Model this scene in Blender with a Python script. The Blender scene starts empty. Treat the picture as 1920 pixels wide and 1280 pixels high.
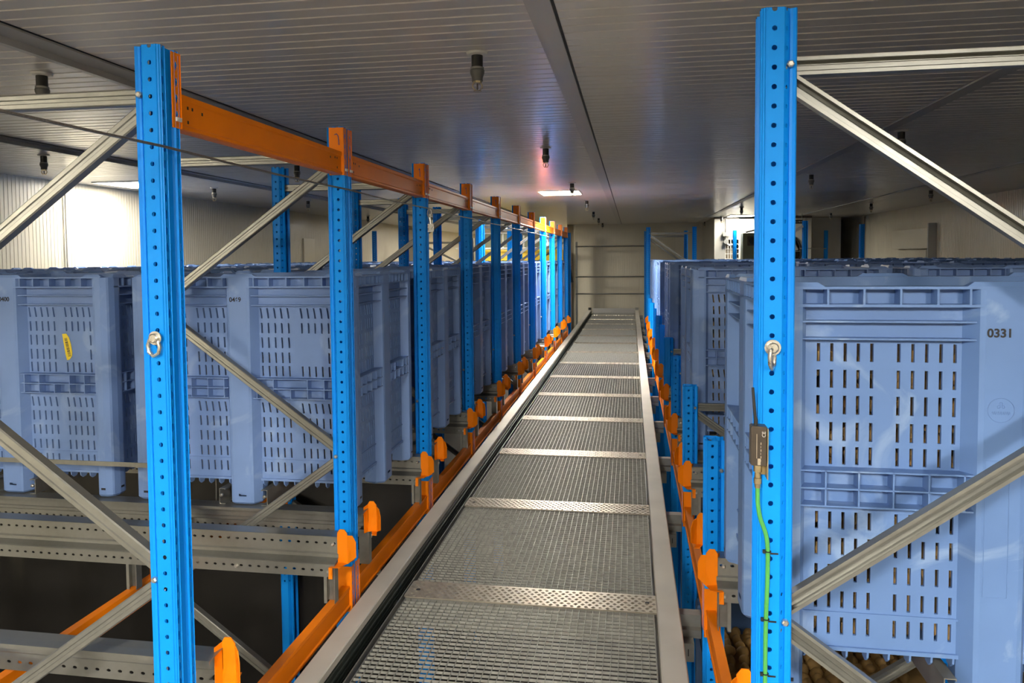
import bpy, bmesh, math, random
from mathutils import Vector, Matrix
random.seed(7)
S = bpy.context.scene
COL = S.collection
PI = math.pi
ZO = 3.45                                   # the camera stands this high above the concrete floor; z below is measured from the camera
# ------------------------------------------------------------------ camera
FPX, CYP, YAW, PITCH, ROLL = 1386.07, 547.13, 0.1602, 0.0477, -0.0081
fwd = Vector((-math.sin(YAW)*math.cos(PITCH), math.cos(YAW)*math.cos(PITCH), -math.sin(PITCH)))
rgt = Vector((math.cos(YAW), math.sin(YAW), 0)); upv = rgt.cross(fwd)
r2 = math.cos(ROLL)*rgt + math.sin(ROLL)*upv; u2 = -math.sin(ROLL)*rgt + math.cos(ROLL)*upv
cam = bpy.data.cameras.new('camera'); camo = bpy.data.objects.new('camera', cam); COL.objects.link(camo)
camo.matrix_world = Matrix(((r2.x, u2.x, -fwd.x, 0), (r2.y, u2.y, -fwd.y, 0), (r2.z, u2.z, -fwd.z, ZO), (0, 0, 0, 1)))
cam.sensor_width = 36; cam.lens = FPX/1920*36; cam.shift_y = (CYP-640)/1920; cam.clip_start = .05; cam.clip_end = 200
S.camera = camo
# ------------------------------------------------------------------ world, exposure, lamps
w = bpy.data.worlds.new('world'); S.world = w; w.use_nodes = True
w.node_tree.nodes['Background'].inputs[0].default_value = (.5, .48, .45, 1)
w.node_tree.nodes['Background'].inputs[1].default_value = .0
S.view_settings.view_transform = 'Standard'; S.view_settings.look = 'None'; S.view_settings.gamma = 1
S.view_settings.use_curve_mapping = False; S.view_settings.exposure = 1.4
LAMP_COLOUR = (1, .935, .82); LAMP_POWER = 60
#        x, y, size x, size y, strength factor
LAMPS = [(-1.12, 11.85, .62, .74, 1.8), (-6.62, 9.1, .62, .74, .42), (2.82, 20.0, .62, .74, .45),
         (-4.2, 21.7, .62, .74, .8), (-4.1, 25.7, .62, .74, .8), (-4.1, 29.2, .62, .74, .8),
         (-.85, -1.7, .62, .74, 2.2), (-6.62, -3.0, .62, .74, 2.2), (2.3, -2.6, .62, .74, 3.0)]
HC = 1.02                                   # ceiling height over the camera

# ------------------------------------------------------------------ materials
def nmat(name, col, rough=.5, metal=0, bump=0, bscale=60, var=0, vscale=8, spec=.5, coat=0, stretch=(1, 1, 1), scratch=None, emit=None):
    m = bpy.data.materials.new(name); m.use_nodes = True
    nt = m.node_tree; b = nt.nodes['Principled BSDF']
    b.inputs['Base Color'].default_value = (*col, 1); b.inputs['Roughness'].default_value = rough
    b.inputs['Metallic'].default_value = metal; b.inputs['Specular IOR Level'].default_value = spec
    if coat:
        b.inputs['Coat Weight'].default_value = coat; b.inputs['Coat Roughness'].default_value = .15
    tc = nt.nodes.new('ShaderNodeTexCoord'); mp = nt.nodes.new('ShaderNodeMapping'); mp.inputs['Scale'].default_value = stretch
    nt.links.new(tc.outputs['Object'], mp.inputs['Vector'])
    if var:
        n = nt.nodes.new('ShaderNodeTexNoise'); n.inputs['Scale'].default_value = vscale; n.inputs['Detail'].default_value = 5
        nt.links.new(mp.outputs[0], n.inputs['Vector'])
        r = nt.nodes.new('ShaderNodeValToRGB'); r.color_ramp.elements[0].position = .3; r.color_ramp.elements[1].position = .7
        r.color_ramp.elements[0].color = (*[c*(1-var) for c in col], 1); r.color_ramp.elements[1].color = (*[min(1, c*(1+var)) for c in col], 1)
        nt.links.new(n.outputs['Fac'], r.inputs['Fac']); last = r.outputs['Color']
        if scratch:
            n2 = nt.nodes.new('ShaderNodeTexNoise'); n2.inputs['Scale'].default_value = 3.2; n2.inputs['Detail'].default_value = 9; n2.inputs['Distortion'].default_value = 1.6
            nt.links.new(tc.outputs['Object'], n2.inputs['Vector'])
            r3 = nt.nodes.new('ShaderNodeValToRGB'); e = r3.color_ramp.elements
            e[0].position = .57; e[0].color = (0, 0, 0, 1); e[1].position = .66; e[1].color = (.6, .6, .6, 1)
            nt.links.new(n2.outputs['Fac'], r3.inputs['Fac'])
            mx = nt.nodes.new('ShaderNodeMix'); mx.data_type = 'RGBA'; mx.inputs[7].default_value = (*scratch, 1)
            nt.links.new(r3.outputs['Color'], mx.inputs[0]); nt.links.new(last, mx.inputs[6]); last = mx.outputs[2]
        nt.links.new(last, b.inputs['Base Color'])
        r4 = nt.nodes.new('ShaderNodeMapRange'); r4.inputs[3].default_value = max(.05, rough-.08); r4.inputs[4].default_value = min(1, rough+.1)
        nt.links.new(n.outputs['Fac'], r4.inputs[0]); nt.links.new(r4.outputs[0], b.inputs['Roughness'])
    if bump:
        n = nt.nodes.new('ShaderNodeTexNoise'); n.inputs['Scale'].default_value = bscale; n.inputs['Detail'].default_value = 4
        nt.links.new(mp.outputs[0], n.inputs['Vector'])
        bp = nt.nodes.new('ShaderNodeBump'); bp.inputs['Strength'].default_value = bump; bp.inputs['Distance'].default_value = .004
        nt.links.new(n.outputs['Fac'], bp.inputs['Height']); nt.links.new(bp.outputs[0], b.inputs['Normal'])
    if emit:
        b.inputs['Emission Color'].default_value = (*emit[0], 1); b.inputs['Emission Strength'].default_value = emit[1]
    return m
M = {}
M['blue'] = nmat('blue_paint', (.003, .25, .80), .40, var=.05, vscale=3, bump=.03, bscale=40, spec=.15)
M['orange'] = nmat('orange_paint', (.78, .195, .002), .42, spec=.2, var=.08, vscale=4, bump=.05, bscale=50)
M['galv'] = nmat('galvanised_steel', (.27, .27, .25), .42, metal=.7, var=.10, vscale=22, bump=.03, bscale=90)
M['galvx'] = nmat('brushed_galvanised_steel', (.27, .27, .25), .36, metal=.75, var=.05, vscale=40)
M['rail'] = nmat('grey_rail_steel', (.56, .53, .47), .5, metal=.35, var=.1, vscale=3)
M['grate'] = nmat('grating_steel', (.34, .34, .31), .5, metal=.55, var=.2, vscale=30)
M['tread'] = nmat('checker_plate', (.42, .38, .31), .4, metal=.7, var=.15, vscale=18)
M['bolt'] = nmat('zinc_bolt', (.62, .6, .55), .28, metal=.9, var=.1, vscale=60)
M['bin'] = nmat('blue_grey_plastic', (.112, .205, .43), .45, var=.06, vscale=5, spec=.3, scratch=(.25, .36, .56), bump=.04, bscale=25)
M['bin2'] = nmat('grey_blue_plastic', (.165, .268, .53), .45, var=.06, vscale=5, spec=.3, scratch=(.26, .37, .60), bump=.04, bscale=25)
M['wall'] = nmat('cream_panel_paint', (.68, .63, .50), .42, var=.03, vscale=2, coat=.1)
M['ceil'] = nmat('ceiling_panel_paint', (.60, .565, .52), .30, var=.03, vscale=2, spec=.6, coat=.25)
M['trim'] = nmat('ceiling_trim_paint', (.42, .41, .39), .4, var=.05, vscale=3)
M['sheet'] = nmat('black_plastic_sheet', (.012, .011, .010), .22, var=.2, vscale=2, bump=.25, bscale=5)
M['conc'] = nmat('dark_concrete', (.10, .095, .09), .7, var=.25, vscale=1.2, bump=.2, bscale=20)
M['black'] = nmat('black_plastic', (.012, .012, .012), .4, var=.2, vscale=20)
M['rubber'] = nmat('dark_rubber', (.012, .017, .014), .45, var=.2, vscale=10)
M['ink'] = nmat('black_ink', (.008, .008, .012), .6, var=.1, vscale=40)
M['white'] = nmat('white_plastic', (.58, .57, .53), .4, var=.03, vscale=10)
M['casing'] = nmat('pale_casing', (.36, .35, .31), .5, var=.03, vscale=3)
M['brass'] = nmat('pale_brass', (.55, .45, .27), .3, metal=.9, var=.15, vscale=60)
M['grey'] = nmat('grey_plastic', (.10, .10, .095), .45, var=.1, vscale=30)
M['potato'] = nmat('potato_skin', (.36, .22, .075), .7, var=.35, vscale=9, bump=.2, bscale=40)
M['yellow'] = nmat('yellow_paint', (.62, .42, .02), .4, var=.05, vscale=5)
M['label'] = nmat('yellow_label_film', (.80, .62, .01), .4, var=.03, vscale=20)
M['green'] = nmat('green_cable_jacket', (.07, .34, .07), .4, var=.06, vscale=30)
M['brown'] = nmat('brown_housing', (.05, .038, .028), .35, var=.15, vscale=20)
M['olive'] = nmat('olive_mesh_panel', (.16, .17, .10), .5, var=.1, vscale=6)
M['marker'] = nmat('purple_marker', (.10, .08, .25), .6, var=.1, vscale=40)
M['tan'] = nmat('tan_board', (.36, .30, .22), .6, var=.1, vscale=8)
M['rope'] = nmat('steel_rope', (.16, .14, .12), .5, metal=.4, var=.3, vscale=200)
def lampmat(f):
    return nmat('lamp_diffuser', (.9, .9, .9), .5, var=.0, emit=(LAMP_COLOUR, LAMP_POWER*f))

# ------------------------------------------------------------------ mesh builder
class MB:
    def __init__(s): s.v = []; s.f = []
    def add(s, vs, fs):
        o = len(s.v); s.v += [tuple(p) for p in vs]; s.f += [tuple(i+o for i in f) for f in fs]; return s
    def box(s, x0, x1, y0, y1, z0, z1):
        return s.add([(x0, y0, z0), (x1, y0, z0), (x1, y1, z0), (x0, y1, z0), (x0, y0, z1), (x1, y0, z1), (x1, y1, z1), (x0, y1, z1)],
                     [(0, 3, 2, 1), (4, 5, 6, 7), (0, 1, 5, 4), (1, 2, 6, 5), (2, 3, 7, 6), (3, 0, 4, 7)])
    def obox(s, c, ax, ay, az):            # oriented box: centre and three half-axes
        c, ax, ay, az = map(Vector, (c, ax, ay, az)); vs = []
        for k in (-1, 1):
            for i, j in ((-1, -1), (1, -1), (1, 1), (-1, 1)): vs.append(c+i*ax+j*ay+k*az)
        return s.add(vs, [(0, 3, 2, 1), (4, 5, 6, 7), (0, 1, 5, 4), (1, 2, 6, 5), (2, 3, 7, 6), (3, 0, 4, 7)])
    def tube(s, pts, r, n=8, caps=True):
        pts = [Vector(p) for p in pts]; rings = []; o = len(s.v); N = len(pts)
        rr = r if isinstance(r, (list, tuple)) else [r]*N
        ref = None
        for i, p in enumerate(pts):
            d = (pts[min(i+1, N-1)]-pts[max(i-1, 0)]).normalized()
            if ref is None:
                ref = Vector((0, 0, 1)) if abs(d.z) < .9 else Vector((1, 0, 0))
            a = (ref - d*ref.dot(d)).normalized(); b = d.cross(a); ref = a
            for j in range(n):
                t = 2*PI*j/n; s.v.append(tuple(p+rr[i]*(math.cos(t)*a+math.sin(t)*b)))
        for i in range(N-1):
            for j in range(n):
                s.f.append((o+i*n+j, o+i*n+(j+1) % n, o+(i+1)*n+(j+1) % n, o+(i+1)*n+j))
        if caps:
            s.f.append(tuple(o+j for j in range(n))[::-1]); s.f.append(tuple(o+(N-1)*n+j for j in range(n)))
        return s
    def lathe(s, prof, c=(0, 0, 0), n=12):   # profile of (radius, z)
        return s.tube([(c[0], c[1], c[2]+z+1e-6*i) for i, (_, z) in enumerate(prof)], [p[0] for p in prof], n) if False else s._lathe(prof, c, n)
    def _lathe(s, prof, c, n):
        o = len(s.v)
        for r, z in prof:
            for j in range(n):
                t = 2*PI*j/n; s.v.append((c[0]+r*math.cos(t), c[1]+r*math.sin(t), c[2]+z))
        for i in range(len(prof)-1):
            for j in range(n): s.f.append((o+i*n+j, o+i*n+(j+1) % n, o+(i+1)*n+(j+1) % n, o+(i+1)*n+j))
        s.f.append(tuple(o+j for j in range(n))[::-1]); s.f.append(tuple(o+(len(prof)-1)*n+j for j in range(n)))
        return s
    def prism(s, poly, axis, a, b):          # closed polygon extruded along 'x' (poly=(y,z)), 'y' (poly=(x,z)) or 'z' (poly=(x,y))
        def P(p, t):
            return {'x': (t, p[0], p[1]), 'y': (p[0], t, p[1]), 'z': (p[0], p[1], t)}[axis]
        n = len(poly)
        vs = [P(p, a) for p in poly]+[P(p, b) for p in poly]
        fs = [tuple(range(n))[::-1], tuple(range(n, 2*n))]+[(i, (i+1) % n, n+(i+1) % n, n+i) for i in range(n)]
        return s.add(vs, fs)
    def sheet(s, line, axis, a, b):          # open polyline extruded: a bent sheet
        def P(p, t):
            return {'x': (t, p[0], p[1]), 'y': (p[0], t, p[1]), 'z': (p[0], p[1], t)}[axis]
        n = len(line)
        return s.add([P(p, a) for p in line]+[P(p, b) for p in line], [(i, i+1, n+i+1, n+i) for i in range(n-1)])
    def mesh(s, name, m, smooth=False, solid=0, bevel=0):
        me = bpy.data.meshes.new(name); me.from_pydata(s.v, [], s.f); me.materials.append(m)
        if solid or bevel:
            bm = bmesh.new(); bm.from_mesh(me)
            bmesh.ops.remove_doubles(bm, verts=bm.verts, dist=1e-5)
            bmesh.ops.recalc_face_normals(bm, faces=bm.faces)
            if solid: bmesh.ops.solidify(bm, geom=bm.faces[:], thickness=solid)
            if bevel: bmesh.ops.bevel(bm, geom=[e for e in bm.edges if len(e.link_faces) == 2 and e.calc_face_angle(0) > .6], offset=bevel, segments=2, affect='EDGES', clamp_overlap=True)
            bm.to_mesh(me); bm.free()
        if smooth:
            me.shade_smooth(); me.set_sharp_from_angle(angle=math.radians(40))
        return me
def cell_hole(mb, mp, a0, a1, b0, b1, ca, cb, ra, rb):
    """rectangular cell with an eight-sided hole; mp maps (a,b) to 3-D"""
    vs = [mp(a0, b0), mp(a1, b0), mp(a1, b1), mp(a0, b1)]
    for i in range(8):
        t = PI/8+i*PI/4; vs.append(mp(ca+ra*math.cos(t)*1.08, cb+rb*math.sin(t)*1.08))
    # hole verts: 4(+x,+y small) 5 6 7 8 9 10 11 counter-clockwise
    mb.add(vs, [(1, 2, 4, 11), (2, 5, 4), (2, 3, 6, 5), (3, 7, 6), (3, 0, 8, 7), (0, 9, 8), (0, 1, 10, 9), (1, 11, 10)])

# ------------------------------------------------------------------ object helpers
def link(o, parent=None):
    COL.objects.link(o)
    if parent is not None: o.parent = parent
    return o
def thing(name, label, cat, loc=(0, 0, 0), rz=0, group=None, scale=None):
    o = bpy.data.objects.new(name, None); o.empty_display_size = .1
    o.location = (loc[0], loc[1], loc[2]+ZO); o.rotation_euler = (0, 0, rz)
    if scale: o.scale = scale
    o['label'] = label; o['category'] = cat
    if group: o['group'] = group
    return link(o)
def part(name, me, parent, loc=(0, 0, 0), label=None, kind=None, rot=None):
    o = bpy.data.objects.new(name, me); o.location = loc
    if rot: o.rotation_euler = rot
    if label: o['label'] = label
    if kind: o['kind'] = kind
    return link(o, parent)
def solo(name, me, label, cat, loc=(0, 0, 0), rz=0, group=None, kind=None, rot=None):
    o = bpy.data.objects.new(name, me); o.location = (loc[0], loc[1], loc[2]+ZO); o.rotation_euler = rot or (0, 0, rz)
    o['label'] = label; o['category'] = cat
    if group: o['group'] = group
    if kind: o['kind'] = kind
    return link(o)
def struct(name, me, loc=(0, 0, 0), label=None, cat=None):
    o = bpy.data.objects.new(name, me); o.location = (loc[0], loc[1], loc[2]+ZO); o['kind'] = 'structure'
    if label: o['label'] = label
    o['category'] = cat or name.split('_')[0]
    return link(o)
def text_mesh(name, body, size, m, bold=0):
    cu = bpy.data.curves.new(name, 'FONT'); cu.body = body; cu.size = size; cu.align_x = 'CENTER'; cu.align_y = 'CENTER'; cu.extrude = .0004; cu.offset = bold
    o = bpy.data.objects.new(name, cu); COL.objects.link(o)
    dg = bpy.context.evaluated_depsgraph_get(); me = bpy.data.meshes.new_from_object(o.evaluated_get(dg))
    bpy.data.objects.remove(o); me.materials.clear(); me.materials.append(m); me.name = name
    return me
ORD = ['first', 'second', 'third', 'fourth', 'fifth', 'sixth', 'seventh', 'eighth', 'ninth', 'tenth', 'eleventh', 'twelfth', 'thirteenth', 'fourteenth', 'fifteenth', 'sixteenth', 'seventeenth', 'eighteenth', 'nineteenth', 'twentieth', 'twenty-first', 'twenty-second']

# ------------------------------------------------------------------ layout numbers (metres, camera at 0,0,0, aisle along +y)
P0, PITCHY = 2.08, 1.424                    # post centre of the first frame and frame spacing
def PY(k): return P0+PITCHY*(k-1)
XL, XR = -1.385, .3365                      # aisle faces of the left and right posts
FD = 1.105                                  # depth of an upright frame
ZTOP, ZSHORT, ZFLOOR = .636, -.85, -ZO
ZRAIL, ZBEAM, ZWALK = -1.335, -1.64, -1.785
XWL, XWR, YEND, YBACK, YANX = -7.3, 6.15, 24.0, -8.0, 33.0

# ================================================================== SETTING
mb = MB().box(XWL-.3, XWR+.3, YBACK-.3, YANX+.3, -.2, 0); struct('floor', mb.mesh('floor', M['conc']), (0, 0, ZFLOOR), 'dark concrete floor far below the racks')
# ceiling: sandwich panels with fine grooves running across the aisle, between trims along the aisle
RIB = .105; NR = 11; PW = RIB*NR
def ribbed(length, nr, rib, m, name):
    """panel lying in the xy plane, ribs along x, visible side is -z"""
    g = MB(); pr = [(0, .008), (.003, 0)]
    for i in range(nr):
        y = i*rib
        if i == nr-1: pr += [(y+rib-.003, 0), (y+rib, .008)]
        else: pr += [(y+rib-.022, 0), (y+rib-.016, .004), (y+rib-.004, .004), (y+rib, 0)]
    n = len(pr)
    g.sheet(pr, 'x', 0, length)
    yb = nr*rib
    g.add([(0, 0, .008), (length, 0, .008), (length, 0, .05), (0, 0, .05), (0, yb, .008), (length, yb, .008), (length, yb, .05), (0, yb, .05)], [(0, 1, 2, 3), (5, 4, 7, 6), (3, 2, 6, 7)])
    return g.mesh(name, m)
ceil = struct('ceiling', MB().box(XWL-.3, XWR+.3, YBACK-.3, YANX+.3, .06, .2).mesh('ceiling', M['ceil']), (0, 0, HC), 'low ceiling of grooved pale grey metal panels')
xs = [XWL, -5.11, -2.72, -.37, 2.06, 4.37, XWR]
lampcells = []
for i in range(6):
    L = xs[i+1]-xs[i]; me = ribbed(L, NR, RIB, M['ceil'], 'ceiling_panel')
    for j in range(int((YANX-YBACK)/PW)+1):
        part('ceiling_panel', me, ceil, (xs[i], YBACK+j*PW, 0))
for n, (x, wd) in enumerate(((-5.11, .10), (-2.74, .16), (-.37, .105), (2.06, .10), (4.37, .08))):
    g = MB().box(x-wd/2, x+wd/2, YBACK, YANX if x < -2 else YEND, -.012, -.001)
    if n in (0, 1): g.box(x-wd/2, x-wd/2+.035, YBACK, YANX, -.045, -.012)
    t = struct('trim_%d' % (n+1), g.mesh('trim', M['trim']), (0, 0, HC), 'flat grey joint strip along the ceiling')
    part('joint_gap', MB().box(x+wd/2, x+wd/2+.012, YBACK, YEND, -.003, -.0005).mesh('joint_gap', M['ink']), t, label='dark gap beside the strip')
# walls built of vertical ribbed panels
def wall(name, length, org, rz, z0, label, nrib=20, rib=.0575, skip=()):
    h = HC-z0
    w_ = struct(name, MB().box(0, length, .06, .2, 0, h).mesh(name, M['wall']), (org[0], org[1], z0), label); w_.rotation_euler = (0, 0, rz)
    pr = [(0, .01), (.004, 0)]
    for i in range(nrib):
        x = i*rib
        if i == nrib-1: pr += [(x+rib-.004, 0), (x+rib, .01)]
        else: pr += [(x+rib-.014, 0), (x+rib-.011, .0035), (x+rib-.004, .0035), (x+rib-.001, 0)]
    g = MB().sheet(pr, 'z', 0, h); pw = nrib*rib
    g.add([(0, .01, 0), (0, .05, 0), (0, .05, h), (0, .01, h), (pw, .01, 0), (pw, .05, 0), (pw, .05, h), (pw, .01, h)], [(0, 1, 2, 3), (5, 4, 7, 6)])
    me = g.mesh('wall_panel', M['wall'])
    for j in range(int(length/pw)):
        part('wall_panel', me, w_, (j*pw, 0, 0))
    r = length-int(length/pw)*pw
    if r > .02: part('wall_panel', MB().box(length-r, length, 0, .05, 0, h).mesh('wall_panel', M['wall']), w_)
    return w_
# local +x runs along the wall, local -y faces the room
wl = wall('wall_left', YANX-YBACK, (XWL, YBACK, 0), PI/2, ZFLOOR, 'cream ribbed panel wall behind the left racks')
wr = wall('wall_right', YEND-YBACK, (XWR, YEND, 0), -PI/2, ZFLOOR, 'cream ribbed panel wall behind the right racks')
wf = wall('wall_far', 4.3, (-2.05, YEND, 0), 0, ZFLOOR, 'cream panel wall closing the far end of the walkway')
wa = wall('wall_annex', -2.05-XWL, (XWL, YANX, 0), 0, ZFLOOR, 'pale wall at the back of the far left bay')
wb = wall('wall_back', XWR-XWL, (XWR, YBACK, 0), PI, ZFLOOR, 'cream panel wall behind the viewer')
w2 = wall('wall_return', YANX-YEND, (-2.05, YEND, 0), PI/2, ZFLOOR, 'return wall of the far left bay')
w2.rotation_euler = (0, 0, -PI/2); w2.location = (-2.05, YANX, ZFLOOR+ZO)
w3 = wall('wall_corner', XWR-2.25, (2.25, YEND, 0), 0, ZFLOOR, 'dim cream wall at the far right corner')

def lamp(i, x, y, sx, sy, f, label):
    t = thing('ceiling_light', label, 'ceiling light', (x, y, HC), 0, None)
    fr = MB()
    a, b, e = sx/2, sy/2, .025
    for q in ((-a-e, a+e, -b-e, -b), (-a-e, a+e, b, b+e), (-a-e, -a, -b, b), (a, a+e, -b, b)): fr.box(*q, -.018, -.0005)
    part('frame', fr.mesh('frame', M['white']), t)
    part('diffuser', MB().box(-a, a, -b, b, -.012, -.001).mesh('diffuser', lampmat(f)), t, label='glowing white diffuser')
    return t
LL = ['square recessed ceiling light glowing over the middle of the walkway', 'recessed ceiling light glowing close to the left wall',
      'recessed ceiling light glowing at the far right near the fan housing', 'nearest ceiling light over the far left bay', 'second ceiling light over the far left bay', 'farthest ceiling light over the far left bay',
      'ceiling light left of the walkway behind the viewer', 'ceiling light behind the viewer near the left wall', 'ceiling light behind the viewer at the right']
for i, q in enumerate(LAMPS): lamp(i, *q, LL[i])

# ================================================================== UPRIGHT FRAMES
def post_mesh(ztop, name):
    """omega profile: perforated web on x=0 facing +x, depth towards -x; z from the floor"""
    g = MB(); H = ztop-ZFLOOR
    prof = [(-.090, -.034), (-.086, -.040), (-.072, -.030), (-.055, -.050), (-.009, -.050), (-.003, -.0475), (0, -.042), (0, -.024), (-.010, -.018),
            (-.010, .018), (0, .024), (0, .042), (-.003, .0475), (-.009, .050), (-.055, .050), (-.072, .030), (-.086, .040), (-.090, .034)]
    holes = {2: (.5, .0050, .0055), 3: (.53, .0066, .0066), 6: (.45, .0052, .0135), 10: (.55, .0052, .0135), 13: (.47, .0066, .0066), 14: (.5, .0050, .0055)}
    ncell = int(round((H-1.1)/.05)); zlow = H-ncell*.05
    for i in range(len(prof)-1):
        p, q = prof[i], prof[i+1]
        Ls = math.hypot(q[0]-p[0], q[1]-p[1])
        def mp(a, b, p=p, q=q): return (p[0]+(q[0]-p[0])*a, p[1]+(q[1]-p[1])*a, b)
        if i in holes:
            c, ra, rb = holes[i]
            g.add([mp(0, 0), mp(1, 0), mp(1, zlow), mp(0, zlow)], [(0, 1, 2, 3)])
            off = 0
            for n in range(ncell):
                z0 = zlow+n*.05
                cell_hole(g, mp, 0, 1, z0, z0+.05, c, z0+.025+(.0 if not off else 0), ra/Ls, rb)
        else:
            g.add([mp(0, 0), mp(1, 0), mp(1, H), mp(0, H)], [(0, 1, 2, 3)])
    me = bpy.data.meshes.new(name); me.from_pydata(g.v, [], g.f); me.materials.append(M['blue'])
    bm = bmesh.new(); bm.from_mesh(me); bmesh.ops.remove_doubles(bm, verts=bm.verts, dist=1e-6)
    bmesh.ops.solidify(bm, geom=bm.faces[:], thickness=.0022); bm.to_mesh(me); bm.free()
    return me
# shift the hole rows so that a hole is centred .05*n under the top edge, as in the photograph
POST_T = post_mesh(ZTOP+.025, 'post'); POST_S = post_mesh(ZSHORT, 'post')
for v in POST_T.vertices:
    if v.co.z > ZTOP-ZFLOOR+.0: v.co.z = max(ZTOP-ZFLOOR, min(v.co.z, ZTOP-ZFLOOR+.003))
BOLT = MB().lathe([(.0001, -.012), (.006, -.012), (.0095, -.009), (.0105, -.002), (.0105, 0)], n=6)
BOLT.v = [(x, z, y) for x, y, z in BOLT.v]; BOLT = BOLT.mesh('bolt', M['bolt'])
def brace_mesh(a, b, wid=.047, dep=.034):
    """lipped C channel from a to b in the xz plane; flat web on -y, open on +y"""
    a = Vector((a[0], 0, a[1])); b = Vector((b[0], 0, b[1])); d = (b-a).normalized(); n = Vector((-d.z, 0, d.x)); Y = Vector((0, 1, 0))
    sec = [(-.30, dep/2), (-.5, dep/2), (-.5, -dep/2+.004), (-.42, -dep/2), (-.16, -dep/2), (-.10, -dep/2+.004), (.10, -dep/2+.004), (.16, -dep/2), (.42, -dep/2), (.5, -dep/2+.004), (.5, dep/2), (.30, dep/2)]
    g = MB(); vs = []
    for p in (a, b):
        for s_, y in sec: vs.append(p+n*(s_*wid)+Y*y)
    m = len(sec); g.add(vs, [(i, i+1, m+i+1, m+i) for i in range(m-1)])
    return g.mesh('brace', M['galvx'], solid=.002)
def H_(z): return z-ZFLOOR
# bolted nodes: front .494, -.99, -2.47 ; rear -.25, -1.73
XF, XB = -.068, -(FD-.068)
BR_T = [('horizontal_brace', (XF, H_(.494)), (XB, H_(.494))), ('diagonal_brace', (XF-.01, H_(.455)), (XB+.01, H_(-.222))), ('diagonal_brace', (XB+.01, H_(-.278)), (XF-.01, H_(-.962))),
        ('diagonal_brace', (XF-.01, H_(-1.018)), (XB+.01, H_(-1.702))), ('diagonal_brace', (XB+.01, H_(-1.758)), (XF-.01, H_(-2.442))), ('horizontal_brace', (XF, H_(-3.2)), (XB, H_(-3.2)))]
BR_S = [('horizontal_brace', (XF, H_(-.99)), (XB, H_(-.99)))]+[('diagonal_brace', (XF-.01, H_(-1.03)), (XB+.01, H_(-1.702)))]+BR_T[4:]
BRM_T = [(n, brace_mesh(a, b)) for n, a, b in BR_T]; BRM_S = [(n, brace_mesh(a, b)) for n, a, b in BR_S]
FOOT = MB().box(-.11, .02, -.07, .07, 0, .008).box(-.09, -.005, -.052, -.047, .008, .12).mesh('foot_plate', M['galv'])
def frame(x, y, side, tall, label, group=None, name='upright_frame'):
    t = thing(name, label, 'rack frame', (x, y, ZFLOOR), 0 if side < 0 else PI, group)
    pm = POST_T if tall else POST_S
    part('post', pm, t); part('post', pm, t, (-FD, 0, 0), rot=(0, 0, PI))
    for n, me in (BRM_T if tall else BRM_S): part(n, me, t)
    nodes = [(-.072, .494), (-.072, -.99), (-FD+.072, -.25), (-FD+.072, -1.73)] if tall else [(-.072, -.99), (-FD+.072, -1.73)]
    for bx, bz in nodes:
        if side < 0: part('bolt', BOLT, t, (bx, -.039, H_(bz)))
        else: part('bolt', BOLT, t, (bx, .039, H_(bz)), rot=(0, 0, PI))
    part('foot_plate', FOOT, t); part('foot_plate', FOOT, t, (-FD, 0, 0), rot=(0, 0, PI))
    return t
NL = 11
for k in range(1, NL+1):
    frame(XL, PY(k), -1, True, 'tall blue perforated rack frame, %s from the viewer in the left row' % ORD[k-1] if k > 1 else 'nearest tall blue rack frame on the left with a shackle on it', 'left row of rack frames')
frame(XR, PY(1), 1, True, 'nearest tall blue rack frame on the right, carrying the green cable', 'right row of rack frames')
for k in range(2, NL+1):
    frame(XR, PY(k), 1, False, 'low blue rack frame ending below bin tops, %s in the right row' % ORD[k-1], 'right row of rack frames')
frame(XR, 17.05, 1, True, 'tall blue end frame on the right, nearer of the two before the far wall', 'right row of rack frames')
frame(XR, 19.7, 1, True, 'tall blue end frame on the right, farther of the two before the far wall', 'right row of rack frames')
frame(-1.64, 20.25, -1, True, 'last tall blue frame on the left, standing alone before the far wall', 'left row of rack frames')
# single rear posts that rise above the bins
def lone(x, y, ztop, label, rz=0):
    me = POST_T
    t = thing('rack_post', label, 'rack post', (x, y, ZFLOOR), rz, 'far posts rising above the bins')
    part('post', me, t); part('foot_plate', FOOT, t)
for x, y, l in ((-6.05, 17.05, 'lone dark blue post before the far left wall panels'), (-3.06, PY(10), 'bright blue post above the bins beside the far left bay'), (-3.7, PY(11), 'dim blue post above the far left bins'),
                (4.87, 17.0, 'lone dark blue post before the right wall above the bins'), (3.24, PY(10), 'dark blue post in front of the big fan'), (5.17, 21.2, 'bright blue post at the far right beyond the fan'), (2.62, 20.0, 'blue post before the white grille at the far right')):
    lone(x, y, ZTOP, l, PI if x > 0 else 0)
# spacer bar seen in front of the second-row bins, and braces to the far right post
solo('spacer_bar', MB().prism([(-.02, -.012), (.02, -.012), (.02, -.008), (-.016, -.008), (-.016, .012), (-.02, .012)], 'x', -2.2, 0).mesh('spacer_bar', M['galvx']), 'thin galvanised bar running level across the feet of the left bins', 'bar', (XL-FD+.0, PY(2)-.03, -1.072))

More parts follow.
